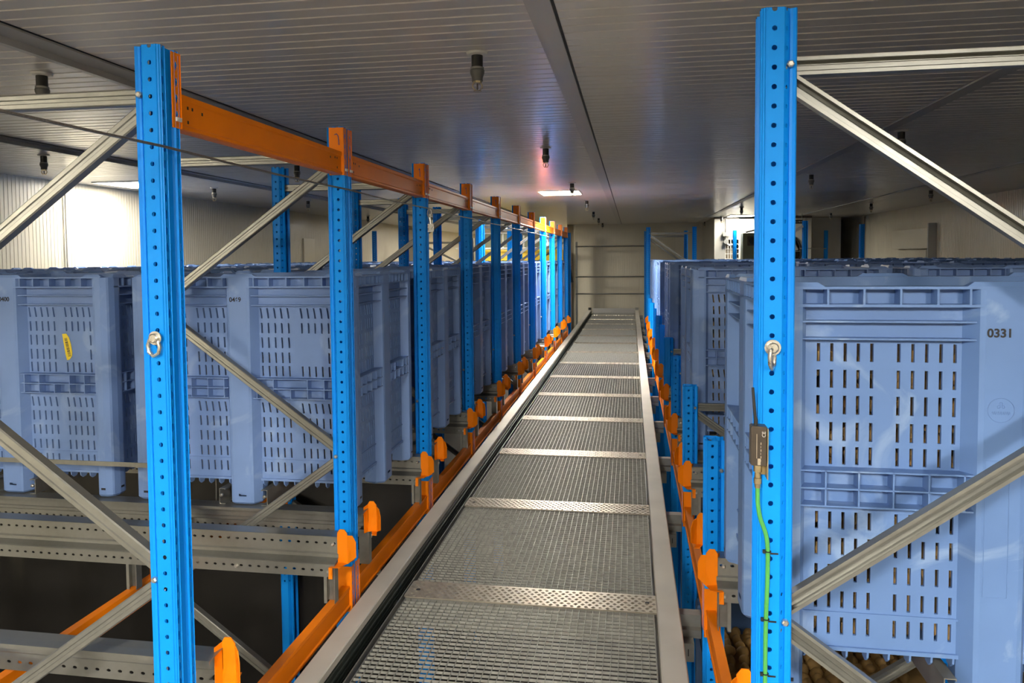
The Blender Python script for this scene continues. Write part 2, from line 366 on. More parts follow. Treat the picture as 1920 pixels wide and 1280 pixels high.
# ------------------------------------------------------------------ orange top beams along the left posts
def connector_mesh(sgn):
    """angle plate on a post corner; local y=0 at the post centre, the beam leaves towards sgn*y. z 0..0.23"""
    g = MB(); y1 = sgn*.0515; y0 = sgn*.010
    a, b = min(y0, y1+sgn*.0035), max(y0, y1+sgn*.0035)
    # leg on the web with four hook holes
    def mp(u, z): return (.0015, y0+(y1+sgn*.0035-y0)*u, z)
    for i in range(4):
        z0 = .015+i*.05; cell_hole(g, mp, 0, 1, z0, z0+.05, .5, z0+.025, .13, .014)
    g.add([mp(0, 0), mp(1, 0), mp(1, .015), mp(0, .015)], [(0, 1, 2, 3)]); g.add([mp(0, .215), mp(1, .215), mp(1, .23), mp(0, .23)], [(0, 1, 2, 3)])
    ys = y1+sgn*.0035
    g.add([(.0015, ys, 0), (-.070, ys, 0), (-.070, ys, .23), (.0015, ys, .23)], [(0, 1, 2, 3)])
    return g.mesh('connector', M['orange'], solid=.003)
CON = {1: connector_mesh(1), -1: connector_mesh(-1)}
PIN = MB().box(.0045, .011, -.012, .012, 0, .012).mesh('locking_pin', M['white'])
def beam_mesh(h):
    b = PITCHY/2-.056
    pr = [(-.012, 0), (-.004, .004), (-.004, .014), (-.010, .020), (-.010, h-.022), (-.006, h-.016), (-.006, h), (-.046, h), (-.046, 0)]
    g = MB().prism(pr, 'y', -b, b)
    return g.mesh('beam', M['orange'])
BEAM = beam_mesh(.112)
HOLE = MB()
for s_ in (-1, 1):
    for dy, z in ((.05, .075), (.075, .075), (.13, .07), (.05, .03)):
        y = s_*(PITCHY/2-.056-dy); HOLE.box(-.0102, -.0092, y-.004, y+.004, z-.004, z+.006)
HOLE = HOLE.mesh('beam_holes', M['ink'])
def mark_mesh(kind):
    pts = {'7': [(-.012, .03), (-.002, .034), (.006, .024), (.009, .0), (.010, -.02)], '1': [(-.006, .02), (.0, .032), (.003, -.025)]}[kind]
    return MB().tube([(x, 0, z) for x, z in pts], .0022, 6).mesh('marker_stroke', M['marker'])
for k in range(1, NL):
    y = (PY(k)+PY(k+1))/2
    t = thing('top_beam', 'orange beam tying the tops of the %s and %s left frames' % (ORD[k-1], ORD[k]), 'beam', (XL, y, .404), 0, 'orange top beams on the left')
    part('beam', BEAM, t, (0, 0, 0)); part('beam_holes', HOLE, t, label='small dark punched holes')
    part('connector', CON[1], t, (0, -PITCHY/2, 0)); part('connector', CON[-1], t, (0, PITCHY/2, 0))
    part('locking_pin', PIN, t, (0, -PITCHY/2+.03, .02), label='small white locking pin'); part('locking_pin', PIN, t, (0, PITCHY/2-.03, .02), label='small white locking pin')
    if k <= 6: part('marker_stroke', mark_mesh('7' if k == 1 else '1'), t, (-.028, PITCHY/2-.0595, .165), label='dark hand-drawn marker stroke')
# ------------------------------------------------------------------ lower orange beams carrying the rails
def lowbeam(x, k, label, flip):
    y = (PY(k)+PY(k+1))/2
    t = thing('lower_beam', label, 'beam', (x, y, ZBEAM-.112), 0, 'orange beams under the bin rails', scale=(-1, 1, 1) if flip else None)
    part('beam', BEAM, t); part('connector', CON[1], t, (0, -PITCHY/2, -.02)); part('connector', CON[-1], t, (0, PITCHY/2, -.02))
for k in range(1, NL):
    lowbeam(XL, k, 'orange beam along the walkway between the %s and %s left frames, under the rails' % (ORD[k-1], ORD[k]), False)
    lowbeam(XR, k, 'orange beam along the walkway between the %s and %s right frames, under the rails' % (ORD[k-1], ORD[k]), True)
for k in range(1, 4):
    lowbeam(XL-FD, k, 'orange beam behind the %s and %s left frames, deep under the rails' % (ORD[k-1], ORD[k]), True)

# ------------------------------------------------------------------ bin rails
def rail_profile(L, holes=True):
    """runs to -x from 0; lane side is -y; top flange at z=0 towards +y"""
    g = MB(); hp = .0455
    def seg(p, q, hole):
        def mp(a, b): return (-a, p[0]+(q[0]-p[0])*b, p[1]+(q[1]-p[1])*b)
        if not hole: g.add([mp(0, 0), mp(L, 0), mp(L, 1), mp(0, 1)], [(0, 1, 2, 3)]); return
        n = int(L/hp); Ls = math.hypot(q[0]-p[0], q[1]-p[1])
        for i in range(n): cell_hole(g, mp, i*hp, (i+1)*hp, 0, 1, (i+.5)*hp, hole, .0085, .0055/Ls)
        g.add([mp(n*hp, 0), mp(L, 0), mp(L, 1), mp(n*hp, 1)], [(0, 1, 2, 3)])
    pts = [(.082, -.016), (.082, 0), (0, 0), (0, -.075), (-.006, -.082), (-.006, -.098), (-.035, -.112), (-.05, -.112), (-.05, -.175)]
    hl = {2: .42, 7: .5} if holes else {}
    for i in range(len(pts)-1): seg(pts[i], pts[i+1], hl.get(i))
    return g.mesh('rail_profile', M['galvx'], solid=.0025)
RAIL_L = rail_profile(-1.4-XWL-.3); RAIL_R = rail_profile(XWR-.38-.3)
g = MB()
A = [(0, .022), (.012, .04), (.035, .04), (.05, .02), (.05, -.125), (0, -.125)]
g.add([(x, 0, z) for x, z in A], [tuple(range(6))])
g.add([(.05, 0, .012), (.05, 0, -.125), (.082, .03, -.105), (.082, .03, -.03), (.07, .018, .005)], [(0, 1, 2, 3, 4)])
g.add([(.0, 0, .022), (0, 0, -.125), (-.012, .03, -.125), (-.012, .03, .015)], [(0, 1, 2, 3)])
g.add([(-.02, -.062, -.122), (.035, -.062, -.122), (.05, 0, -.122), (0, 0, -.122)], [(0, 1, 2, 3)])
g.add([(-.02, -.062, -.122), (.0, -.062, -.122), (.0, -.062, -.175), (-.02, -.062, -.175)], [(0, 1, 2, 3)])
g.add([(.05, 0, -.122), (.065, .05, -.122), (.04, .05, -.122), (.02, 0, -.122)], [(0, 1, 2, 3)])
GUIDE = g.mesh('end_guide', M['orange'], solid=.004)
STUB = MB().sheet([(.0, .0), (-.0, .042), (-.055, .042), (-.055, 0), (-.04, 0)], 'z', -.304, -.118).mesh('support_stub', M['galv'], solid=.003)
def rail(x, y, sx, sy, label, group, long_=True):
    """sx=-1: runs to the left; sy=+1: faces the viewer (far rail of a lane)"""
    t = thing('bin_rail', label, 'rail', (x, y, ZRAIL), 0, group, scale=(1 if sx < 0 else -1, sy, 1))
    part('rail_profile', RAIL_L if sx < 0 else RAIL_R, t)
    part('end_guide', GUIDE, t, (-.005, -.004, 0), label='orange painted end guide')
    for bx in (-.003, -1.042):
        part('support_stub', STUB, t, (bx, -.0475, 0))
    for bx, bz, by in ((-.03, -.034, -.001), (-.03, -.145, -.051), (-.5, -.145, -.051)): part('bolt', BOLT, t, (bx, by, bz))
LANES_L = range(1, NL); LANES_R = range(1, NL)
NEAR, FAR = .05+.205, PITCHY-.05-.152       # offsets from a post centre
for k in LANES_L:
    rail(-1.385, PY(k)+NEAR-.05, -1, -1, 'galvanised bin rail just beyond the %s left frame, with an orange end guide' % ORD[k-1], 'left bin rails')
    rail(-1.385, PY(k)+FAR+.05-.05, -1, 1, 'galvanised bin rail just before the %s left frame, with an orange end guide' % ORD[k], 'left bin rails')
for k in LANES_R:
    rail(.37, PY(k)+NEAR+.005, 1, -1, 'galvanised bin rail just beyond the %s right frame, with an orange end guide' % ORD[k-1], 'right bin rails')
    rail(.37, PY(k)+FAR, 1, 1, 'galvanised bin rail just before the %s right frame, with an orange end guide' % ORD[k], 'right bin rails')

# ================================================================== STORAGE BINS
BW, BD, BH = 1.29, 1.07, 1.235
def side_map(side, n_h, s_h):
    """maps (s, t, n) on one side: s along the wall, t up, n outward from the outer face"""
    if side == 0: return lambda s, t, n: (s, -(n_h+n), t)
    if side == 1: return lambda s, t, n: (n_h+n, s, t)
    if side == 2: return lambda s, t, n: (-s, n_h+n, t)
    return lambda s, t, n: (-(n_h+n), -s, t)
UP = [(.172, .227), (.252, .307), (.330, .387), (.411, .468), (.485, .540)]
LO = [(.685, .739), (.765, .819), (.847, .900), (.930, .983), (1.011, 1.065)]
def bin_parts(variant):
    wall_g, rim_g, fin_s = MB(), MB(), {}
    corner_g = MB(); mid_g = {}
    for side in range(4):
        sh, nh = (BW/2, BD/2) if side % 2 == 0 else (BD/2, BW/2)
        mp = side_map(side, nh, sh)
        if side % 2 == 0: c1 = [-.49, -.452, -.414, -.377, -.339]+[-.264, -.225, -.187, -.148, -.11]
        else: c1 = [-.385, -.35, -.315, -.28]+[-.22, -.185, -.15, -.115]
        cols = c1+[-c for c in c1[::-1]]
        hw = .0048; e = sh-.05
        def q(a, b, c, d): wall_g.add([a, b, c, d], [(0, 1, 2, 3)])
        levels = []
        for r, (a, b) in enumerate(UP+LO):
            op = []
            for ci, s in enumerate(cols):
                t0, t1 = BH-a, BH-b
                if variant and side % 2 == 0 and ci >= 15 and ci < 19 and 1 <= r <= 4:
                    if r in (2, 3): continue
                lean = -.006*(1 if not variant else (1.3 if r in (0, 5) else .35)) if variant else 0
                op.append((s, lean))
            levels.append((BH-a, BH-b, op))
        for n_, flip in ((-.05, 0), (-.060, 1)):
            zc = BH-.005
            for t0, t1, op in levels:
                q(mp(-e, t0, n_), mp(e, t0, n_), mp(e, zc, n_), mp(-e, zc, n_))
                prev_b, prev_t = -e, -e
                for s, ln in op:
                    q(mp(prev_b, t1, n_), mp(s-hw, t1, n_), mp(s-hw+ln, t0, n_), mp(prev_t, t0, n_))
                    if n_ == -.05:
                        a_, b_, c_, d_ = (s-hw, t1), (s+hw, t1), (s+hw+ln, t0), (s-hw+ln, t0)
                        for p1, p2 in ((a_, b_), (b_, c_), (c_, d_), (d_, a_)):
                            q(mp(*p1, -.05), mp(*p2, -.05), mp(*p2, -.060), mp(*p1, -.060))
                    prev_b, prev_t = s+hw, s+hw+ln
                q(mp(prev_b, t1, n_), mp(e, t1, n_), mp(e, t0, n_), mp(prev_t, t0, n_))
                zc = t1
            q(mp(-e, BH-1.11, n_), mp(e, BH-1.11, n_), mp(e, zc, n_), mp(-e, zc, n_))
        # half-length slots of the label field are closed by small plates on the lower half
        def bx(G, s0, s1, t0, t1, n0, n1):
            vs = [mp(s0, t0, n1), mp(s1, t0, n1), mp(s1, t1, n1), mp(s0, t1, n1), mp(s0, t0, n0), mp(s1, t0, n0), mp(s1, t1, n0), mp(s0, t1, n0)]
            G.add(vs, [(0, 1, 2, 3), (5, 4, 7, 6), (4, 5, 1, 0), (5, 6, 2, 1), (6, 7, 3, 2), (7, 4, 0, 3)])
        fin_a, fin_b, fin_c = fin_s.setdefault(side, (MB(), MB(), MB()))
        # rim: two flanges with dividers between them
        k_ = .045
        bx(rim_g, -sh+k_, sh-k_, BH-.008, BH, -.062, 0)
        bx(rim_g, -sh+k_, sh-k_, BH-.060, BH-.052, -.05, 0)
        dv = [-.476, -.376, -.276, -.176, -.09] if side % 2 == 0 else [-.40, -.335, -.27, -.205, -.14, -.085]
        for s in dv+[-d for d in dv]: bx(rim_g, s-.003, s+.003, BH-.052, BH-.008, -.05, -.002)
        # stacking nibs on the rim
        for c, w_ in ((0, .10), (-sh+.10, .06), (sh-.10, .06)):
            g_ = rim_g; z0 = BH; 
            vs = [mp(c-w_, z0, -.002), mp(c+w_, z0, -.002), mp(c+w_-.02, z0+.013, -.006), mp(c-w_+.02, z0+.013, -.006), mp(c-w_, z0, -.03), mp(c+w_, z0, -.03), mp(c+w_-.02, z0+.013, -.026), mp(c-w_+.02, z0+.013, -.026)]
            g_.add(vs, [(0, 1, 2, 3), (5, 4, 7, 6), (1, 5, 6, 2), (4, 0, 3, 7), (3, 2, 6, 7)])
        # fins and the pocket band
        for sg in (-1, 1):
            a, b = (.07, sh-.095) if sg > 0 else (-(sh-.095), -.07)
            for off in (.101, .152): bx(fin_a, a, b, BH-off-.005, BH-off, -.05, -.008)
            for off in (.546, .599, .652): bx(fin_b, a, b, BH-off-.005, BH-off, -.05, -.004)
            dv2 = [.476, .383, .287, .19, .095] if side % 2 == 0 else [.40, .33, .25, .17, .095]
            for i, d in enumerate(dv2):
                s = sg*d
                bx(fin_b, s-.0025, s+.0025, BH-.652, BH-.599, -.05, -.004)
                if not (variant and sg > 0 and i == 2): bx(fin_b, s-.0025, s+.0025, BH-.599, BH-.546, -.05, -.004)
            bx(fin_c, a, b, BH-.999, BH-.993, -.05, -.045); bx(fin_c, a, b, BH-1.112, BH-1.10, -.06, -.042)
            n = 8 if side % 2 == 0 else 6
            for i in range(n):       # curved gussets under the wall
                s = a+(b-a)*(i+.5)/n; pr = [(-.042, BH-1.108), (-.045, BH-1.130), (-.062, BH-1.145), (-.085, BH-1.142), (-.11, BH-1.108)]
                m_ = len(pr); vs = [mp(s-.003, t, n2) for n2, t in pr]+[mp(s+.003, t, n2) for n2, t in pr]
                fin_c.add(vs, [tuple(range(m_)), tuple(range(2*m_-1, m_-1, -1))]+[(i2, (i2+1) % m_, m_+(i2+1) % m_, m_+i2) for i2 in range(m_)])
        # middle leg of this side
        G = MB(); z1 = BH-.004
        pr = [(-.092, -.05), (-.064, -.004), (-.05, 0), (.05, 0), (.064, -.004), (.092, -.05)]
        for i in range(5):
            (s0, n0), (s1, n1) = pr[i], pr[i+1]
            if i == 2:
                for (ta, tb, ho) in ((.012, .045, 0), (.045, .058, 1), (.058, z1, 0)):
                    if ho:
                        for aa, bb in ((s0, -.022), (.022, s1)): G.add([mp(aa, ta, 0), mp(bb, ta, 0), mp(bb, tb, 0), mp(aa, tb, 0)], [(0, 1, 2, 3)])
                        G.add([mp(-.022, ta, -.02), mp(.022, ta, -.02), mp(.022, tb, -.02), mp(-.022, tb, -.02)], [(0, 1, 2, 3)])
                    else: G.add([mp(s0, ta, n0), mp(s1, ta, n1), mp(s1, tb, n1), mp(s0, tb, n0)], [(0, 1, 2, 3)])
            else: G.add([mp(s0, .012, n0), mp(s1, .012, n1), mp(s1, z1, n1), mp(s0, z1, n0)], [(0, 1, 2, 3)])
            G.add([mp(s0*.9, 0, n0-.012), mp(s1*.9, 0, n1-.012), mp(s1, .012, n1), mp(s0, .012, n0)], [(0, 1, 2, 3)])
        # lower back of the leg and its underside
        G.add([mp(-.092, .012, -.05), mp(-.085, .012, -.12), mp(-.085, BH-1.11, -.12), mp(-.092, BH-1.11, -.05)], [(0, 1, 2, 3)])
        G.add([mp(.092, .012, -.05), mp(.085, .012, -.12), mp(.085, BH-1.11, -.12), mp(.092, BH-1.11, -.05)], [(3, 2, 1, 0)])
        G.add([mp(-.085, .012, -.12), mp(.085, .012, -.12), mp(.085, BH-1.11, -.12), mp(-.085, BH-1.11, -.12)], [(0, 1, 2, 3)])
        G.add([mp(-.083, .0, -.062), mp(-.045, 0, -.012), mp(.045, 0, -.012), mp(.083, 0, -.062), mp(.085, .012, -.12), mp(-.085, .012, -.12)], [(0, 1, 2, 3, 4, 5)])
        mid_g[side] = G
    # corner leg (+x,-y) built once per corner
    def corner(sx, sy):
        G = MB()
        def mp(a, b, z): return (sx*(BW/2-a), sy*(BD/2-b), z)     # a,b = inset from the outer faces
        pr = [(.118, .05), (.098, .003), (.085, 0), (.052, 0), (.018, .010), (.010, .018), (0, .052), (0, .085), (.003, .098), (.05, .118)]
        z1 = BH-.004; m_ = len(pr)
        vs = [mp(a+(.012 if a < .05 else .0)+0, b+(.012 if b < .05 else 0), 0) for a, b in pr]+[mp(a, b, .014) for a, b in pr]+[mp(a, b, z1) for a, b in pr]
        fs = [(i+r*m_, i+1+r*m_, m_+i+1+r*m_, m_+i+r*m_) for r in (0, 1) for i in range(m_-1)]
        G.add(vs, fs)
        c = mp(.118, .118, 0); d = mp(.118, .118, BH-1.11)
        G.add([vs[0], c, d, mp(*pr[0], BH-1.11)], [(0, 1, 2, 3)]); G.add([vs[m_-1], c, d, mp(*pr[-1], BH-1.11)], [(0, 1, 2, 3)])
        G.add(vs[:m_]+[c], [tuple(range(m_+1))]); G.add([mp(a, b, z1) for a, b in pr]+[mp(.06, .06, z1)], [tuple(range(m_+1))])
        for ho in (0, 1):            # dark foot slots
            a0, a1 = (.055, .082)
            if ho == 0: G.add([mp(a0, -.0006, .04), mp(a1, -.0006, .04), mp(a1, -.0006, .052), mp(a0, -.0006, .052)], [(0, 1, 2, 3)])
            else: G.add([mp(-.0006, a0, .04), mp(-.0006, a1, .04), mp(-.0006, a1, .052), mp(-.0006, a0, .052)], [(0, 1, 2, 3)])
        return G
    corners = [corner(sx, sy) for sx in (-1, 1) for sy in (-1, 1)]
    wall_g.box(-BW/2+.055, BW/2-.055, -BD/2+.055, BD/2-.055, BH-1.115, BH-1.10)
    return wall_g, rim_g, fin_s, mid_g, corners
BINM = []
for var_, mt in ((0, M['bin']), (1, M['bin2'])):
    wg, rg, fg, mg, cg = bin_parts(var_)
    def cm(G):
        me = G.mesh('corner_leg', mt); me.materials.append(M['ink'])
        for p in list(me.polygons)[-2:]: p.material_index = 1
        return me
    allg = MB()
    for G in [wg, rg]+[x_ for i in range(4) for x_ in fg[i]]+[mg[i] for i in range(4)]+cg: allg.add(G.v, G.f)
    BINM.append(dict(wall=wg.mesh('body', mt), rim=rg.mesh('rim', mt), fin=[(n_, fg[i][j].mesh(n_, mt)) for i in range(4) for j, n_ in enumerate(('upper_fins', 'pocket_band', 'bottom_gussets'))], mid=[mg[i].mesh('middle_leg', mt) for i in range(4)], cor=[cm(G) for G in cg], all=allg.mesh('storage_bin', mt)))
def potato_mesh(seed):
    rnd = random.Random(seed); bm = bmesh.new(); bmesh.ops.create_icosphere(bm, subdivisions=2, radius=1)
    a, b, c = rnd.uniform(.026, .034), rnd.uniform(.022, .028), rnd.uniform(.021, .026); ph = rnd.uniform(0, 6)
    for v in bm.verts:
        k = 1+.07*math.sin(3*v.co.x+ph)+.06*math.sin(4*v.co.y+2*ph); v.co = Vector((v.co.x*a*k, v.co.y*b*k, v.co.z*c*k))
    me = bpy.data.meshes.new('potato'); bm.to_mesh(me); bm.free(); me.materials.append(M['potato']); me.shade_smooth(); return me
POT = [potato_mesh(i) for i in range(6)]
def pile_mesh(ztop, seed):
    rnd = random.Random(seed); g = MB()
    import mathutils
    bm = bmesh.new(); bmesh.ops.create_icosphere(bm, subdivisions=1, radius=1); bv = [v.co.copy() for v in bm.verts]; bf = [tuple(v.index for v in f.verts) for f in bm.faces]; bm.free()
    def put(x, y, z):
        if rnd.random() < .3: return
        R_ = mathutils.Euler((rnd.uniform(0, 6), rnd.uniform(0, 6), rnd.uniform(0, 6))).to_matrix(); k = rnd.uniform(.9, 1.15)
        sc = (.033*k, .027*k, .026*k)
        g.add([R_ @ Vector((v.x*sc[0], v.y*sc[1], v.z*sc[2]))+Vector((x, y, z)) for v in bv], bf)
    X, Y = BW/2-.095, BD/2-.095
    z = BH-1.10+.03
    while z < ztop:
        for sgn in (-1, 1):
            x = -X
            while x < X: put(x+rnd.uniform(-.01, .01), sgn*Y-rnd.uniform(0, .035)*sgn, z+rnd.uniform(-.012, .012)); x += .058
            y = -Y+.05
            while y < Y-.05: put(sgn*X-rnd.uniform(0, .035)*sgn, y+rnd.uniform(-.01, .01), z+rnd.uniform(-.012, .012)); y += .058
        z += .05
    g.box(-X+.10, X-.10, -Y+.10, Y-.10, BH-1.10+.005, ztop-.05)
    return g.mesh('potato_pile', M['potato'])
PILE = [pile_mesh(1.05, 3), pile_mesh(.72, 4)]
def storage_bin(x, y, ztop, variant, label, group, detail=True, fill=None, rz=0):
    """x = centre, y = centre"""
    B = BINM[variant]
    if not detail:
        return solo('storage_bin', B['all'], label, 'storage bin', (x, y, ztop-BH), rz, group)
    t = thing('storage_bin', label, 'storage bin', (x, y, ztop-BH), rz, group)
    part('body', B['wall'], t); part('rim', B['rim'], t); [part(n_, me, t) for n_, me in B['fin']]
    for me in B['mid']: part('middle_leg', me, t)
    for me in B['cor']: part('corner_leg', me, t)
    return t
ZB = ZRAIL+BH+.004                               # bin top when it stands on the rails
YOFL, YOFR = .16+BD/2, .205+BD/2                             # bin centre beyond a post centre
XB0L = -2.079; XB0R = 1.047; XSTEP = 1.425
rb = random.Random(5)
lane_bins = {}
for k in range(2, NL):
    for r in range(4):
        x = XB0L-r*XSTEP+rb.uniform(-.008, .008) if (k, r) != (2, 0) else XB0L
        y = PY(k)+YOFL+(rb.uniform(-.012, .012) if (k, r) != (2, 0) else 0)
        if r == 0: lab = 'blue-grey storage bin numbered 0469 beside the left of the walkway' if k == 2 else 'blue-grey storage bin, %s from the viewer along the left of the walkway' % ORD[k-2]
        elif (k, r) == (2, 1): lab = 'blue-grey storage bin with a torn yellow barcode sticker, at the left edge'
        else: lab = 'blue-grey storage bin, %s row back from the walkway behind the %s left bin' % (ORD[r], ORD[k-2])
        b = storage_bin(x, y, ZB+rb.uniform(0, .002), 1 if (r == 0 or k == 2) and k < 8 else rb.choice((0, 1)), lab, 'bins in the left racks', detail=(r == 0 or (k == 2 and r < 2)))
        lane_bins[('L', k, r)] = b
        if r == 0 or (k, r) == (2, 1):
            solo('potato_pile', PILE[1], 'potatoes filling the %s bin along the left of the walkway' % ORD[k-2] if r == 0 else 'potatoes filling the bin with the yellow sticker', 'potatoes', (x, y, ZB-BH), kind='stuff')
for n, k in enumerate((1, 3, 5, 7, 8, 9, 10)):
    for r in range(4):
        x = XB0R+r*1.40+(0 if (k, r) == (1, 0) else rb.uniform(-.012, .008)); y = PY(k)+YOFR+(0 if k == 1 else rb.uniform(-.012, .012))
        if r == 0: lab = 'pale blue storage bin numbered 0331 at the right of the picture' if k == 1 else 'blue storage bin, %s from the viewer along the right of the walkway' % ORD[n]
        else: lab = 'blue storage bin, %s row back from the walkway behind the %s right bin' % (ORD[r], ORD[n])
        b = storage_bin(x, y, ZB+rb.uniform(0, .002), 0 if k == 1 or k > 5 else 1, lab, 'bins in the right racks', detail=(r == 0 or (k == 1 and r == 1)))
        lane_bins[('R', k, r)] = b
        if r == 0:
            solo('potato_pile', PILE[0], 'potatoes filling the bin numbered 0331' if k == 1 else 'potatoes filling the %s bin along the right of the walkway' % ORD[n], 'potatoes', (x, y, ZB-BH), kind='stuff')
# numbers, emblem and sticker on the bins
def on_front(b, name, me, s, zoff, n=.0008, rot=0, label=None):
    return part(name, me, b, (s, -(BD/2+n), BH-zoff), label, rot=(PI/2, rot, 0))
b = lane_bins[('R', 1, 0)]
on_front(b, 'bin_number', text_mesh('bin_number', '0331', .034, M['ink'], .0010), -.013, .134, label='black stencilled number 0331')
g = MB(); ring = [(.035*math.cos(i*PI/16), .035*math.sin(i*PI/16), 0) for i in range(33)]; g.tube(ring, .0012, 6, False)
for dx, dy in ((-.006, .010), (.006, .010), (0, .019)): g.tube([(dx+.004*math.cos(i*PI/5), dy+.004*math.sin(i*PI/5), 0) for i in range(11)], .0009, 5, False)
sq = [(-.024+.048*i/40, -.008+.0045*math.sin(i*1.35)*(1 if i % 7 else 1.5), 0) for i in range(41)]; g.tube(sq, .0009, 5)
on_front(b, 'embossed_emblem', g.mesh('embossed_emblem', M['bin']), -.006, .354, n=.0002, label='round embossed emblem')
g = MB(); rect = [(-.028, -.2, 0), (-.028, .2, 0), (.036, .2, 0), (.036, -.2, 0), (-.028, -.2, 0)]
for p, q_ in zip(rect, rect[1:]): g.tube([p, q_], .0011, 5)
on_front(b, 'embossed_outline', g.mesh('embossed_outline', M['bin']), -.016, .70, n=.0002)
b = lane_bins[('L', 2, 0)]
on_front(b, 'bin_number', text_mesh('bin_number', '0469', .034, M['ink'], .0008), -.015, .1244, label='black stencilled number 0469')
b = lane_bins[('L', 2, 1)]
on_front(b, 'bin_number', text_mesh('bin_number', '0400', .034, M['ink'], .0008), -.01, .1244, label='black stencilled number ending in 00')
g = MB(); poly = [(-.030, .075), (-.004, .077), (.012, .055), (.024, .015), (.030, -.03), (.028, -.05), (.012, -.071), (-.004, -.075), (-.012, -.045), (-.022, .02)]
g.prism(poly, 'z', 0, .001)
st = part('barcode_sticker', g.mesh('barcode_sticker', M['label']), b, (.341, -(BD/2-.05+.0012), BH-.398), 'torn yellow sticker', rot=(PI/2, 0, 0))
g = MB(); rs = random.Random(3); tt = 0
while tt < 1:
    hgt = rs.uniform(.0012, .005); c0 = Vector((-.008+.022*tt, .05-.105*tt, .0012)); g.obox(c0, (.0085, .0018, 0), (-.0003*hgt/.003, hgt/2, 0), (0, 0, .0003)); tt += (hgt+rs.uniform(.0012, .004))/.105
part('barcode', g.mesh('barcode', M['brown']), st)
# galvanised support bars that carry the middle feet of the nearest bins
g = MB().sheet([(0, 0), (-.035, 0), (-.035, .085), (0, .085), (0, .078)], 'y', -.53, .53); SUP = g.mesh('support_bar', M['galv'], solid=.003)
g2 = MB().sheet([(0, 0), (.035, 0), (.035, .085), (0, .085), (0, .078)], 'y', -.53, .53); SUP2 = g2.mesh('support_bar', M['galv'], solid=.003)
for (sd, k, r), nm in ((('L', 2, 0), 'left bin beside the walkway'), (('L', 2, 1), 'bin with the yellow sticker'), (('R', 1, 0), 'pale blue bin at the right')):
    o = lane_bins[(sd, k, r)]
    for sx, me, wd in ((-1, SUP, 'left'), (1, SUP2, 'right')):
        t = solo('support_bar', me, 'galvanised channel under the %s, %s of its middle foot' % (nm, wd), 'support bar', (o.location.x+sx*.105, o.location.y, ZRAIL+.002), group='channels under the bins')
        part('bolt', BOLT, t, (-sx*.018 if False else sx*.02, -.53, .05))
# lower level: bins on the floor, dim between the rails
ZLOW = ZFLOOR+.02+BH
for sd, k, r in (('R', 1, 0), ('R', 2, 0), ('R', 2, 1), ('R', 3, 0)):
    x = (XB0L-r*XSTEP) if sd == 'L' else (XB0R+r*1.40)
    storage_bin(x, PY(k)+YOFR, ZLOW, 0, 'dim blue lower-level bin under the %s%s %s lane' % ('back of the ' if r else '', ORD[k-1], 'left' if sd == 'L' else 'right') if (sd, k, r) != ('R', 2, 0) else 'lower blue bin heaped with loose potatoes, right of the walkway', 'bins on the lower level', detail=False)
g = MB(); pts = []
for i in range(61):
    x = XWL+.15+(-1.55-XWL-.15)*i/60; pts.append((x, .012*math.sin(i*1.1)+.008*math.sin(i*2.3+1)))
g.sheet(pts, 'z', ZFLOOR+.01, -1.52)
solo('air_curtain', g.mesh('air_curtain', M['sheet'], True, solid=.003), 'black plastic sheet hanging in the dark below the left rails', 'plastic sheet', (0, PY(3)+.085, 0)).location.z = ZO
solo('loose_string', MB().tube([(-2.9, 4.75, -1.36), (-2.895, 4.75, -1.6), (-2.9, 4.75, -1.85)], .003, 5).mesh('loose_string', M['white']), 'thin pale cord hanging below the left rail', 'string')
# loose potatoes of the heap in the lower right bin
hx, hy = XB0R, PY(2)+YOFR
g = MB().box(-.58, .58, -.47, .47, -.75, -.03); solo('potato_pile', g.mesh('potato_pile', M['potato']), 'packed potatoes under the loose heap in the lower right bin', 'potatoes', (hx, hy, ZLOW-.16), kind='stuff')
rp = random.Random(9); cnt = 0
yy = -.40
while yy < .42:
    xx = -.51+rp.uniform(0, .03)
    while xx < .52:
        hgt = .03+.05*math.exp(-((xx+.45)**2+(yy-.15)**2)/.05)
        o = solo('potato', POT[rp.randrange(6)], 'brown potato in the heap inside the lower right bin beside the cable post', 'potato', (hx+xx, hy+yy+rp.uniform(-.012, .012), ZLOW-.19+hgt+rp.uniform(-.006, .01)), group='potatoes heaped in the lower right bin', rot=(rp.uniform(0, 6), rp.uniform(0, 6), rp.uniform(0, 6)))
        s_ = rp.uniform(1.05, 1.4); o.scale = (s_, s_, s_); xx += .078; cnt += 1
    yy += .072

# ================================================================== WALKWAY
XG0, XG1 = -1.172, .112; GL = 1.224; GP = .0335
bars, cross, bord = MB(), MB(), MB(); W_ = XG1-XG0
n = int(GL/GP)
for i in range(1, n): y = i*GL/n; bars.box(.004, W_-.004, y-.0015, y+.0015, -.0115, 0)
m_ = int(W_/GP)
for i in range(1, m_): x = i*W_/m_; cross.box(x-.0013, x+.0013, .003, GL-.003, -.009, .0006)
bord.box(0, W_, 0, .004, -.032, .0012).box(0, W_, GL-.004, GL, -.032, .0012).box(0, .004, .004, GL-.004, -.032, .0012).box(W_-.004, W_, .004, GL-.004, -.032, .0012)
bars = bars.mesh('bearing_bars', M['grate']); cross = cross.mesh('cross_bars', M['grate']); bord = bord.mesh('border', M['galv'])
NG = 15; YS0 = 3.668-PITCHY                # near edge of the first tread plate
tp = MB(); SW = PITCHY-GL-.008
TW = W_+.035
tp.prism([(.0, .01), (.012, 0), (TW-.012, 0), (TW, .01), (TW, SW-.01), (TW-.012, SW), (.012, SW), (0, SW-.01)], 'z', -.004, .004)
TREAD = tp.mesh('plate', M['tread'])
rt = MB(); row = 0; y = .014
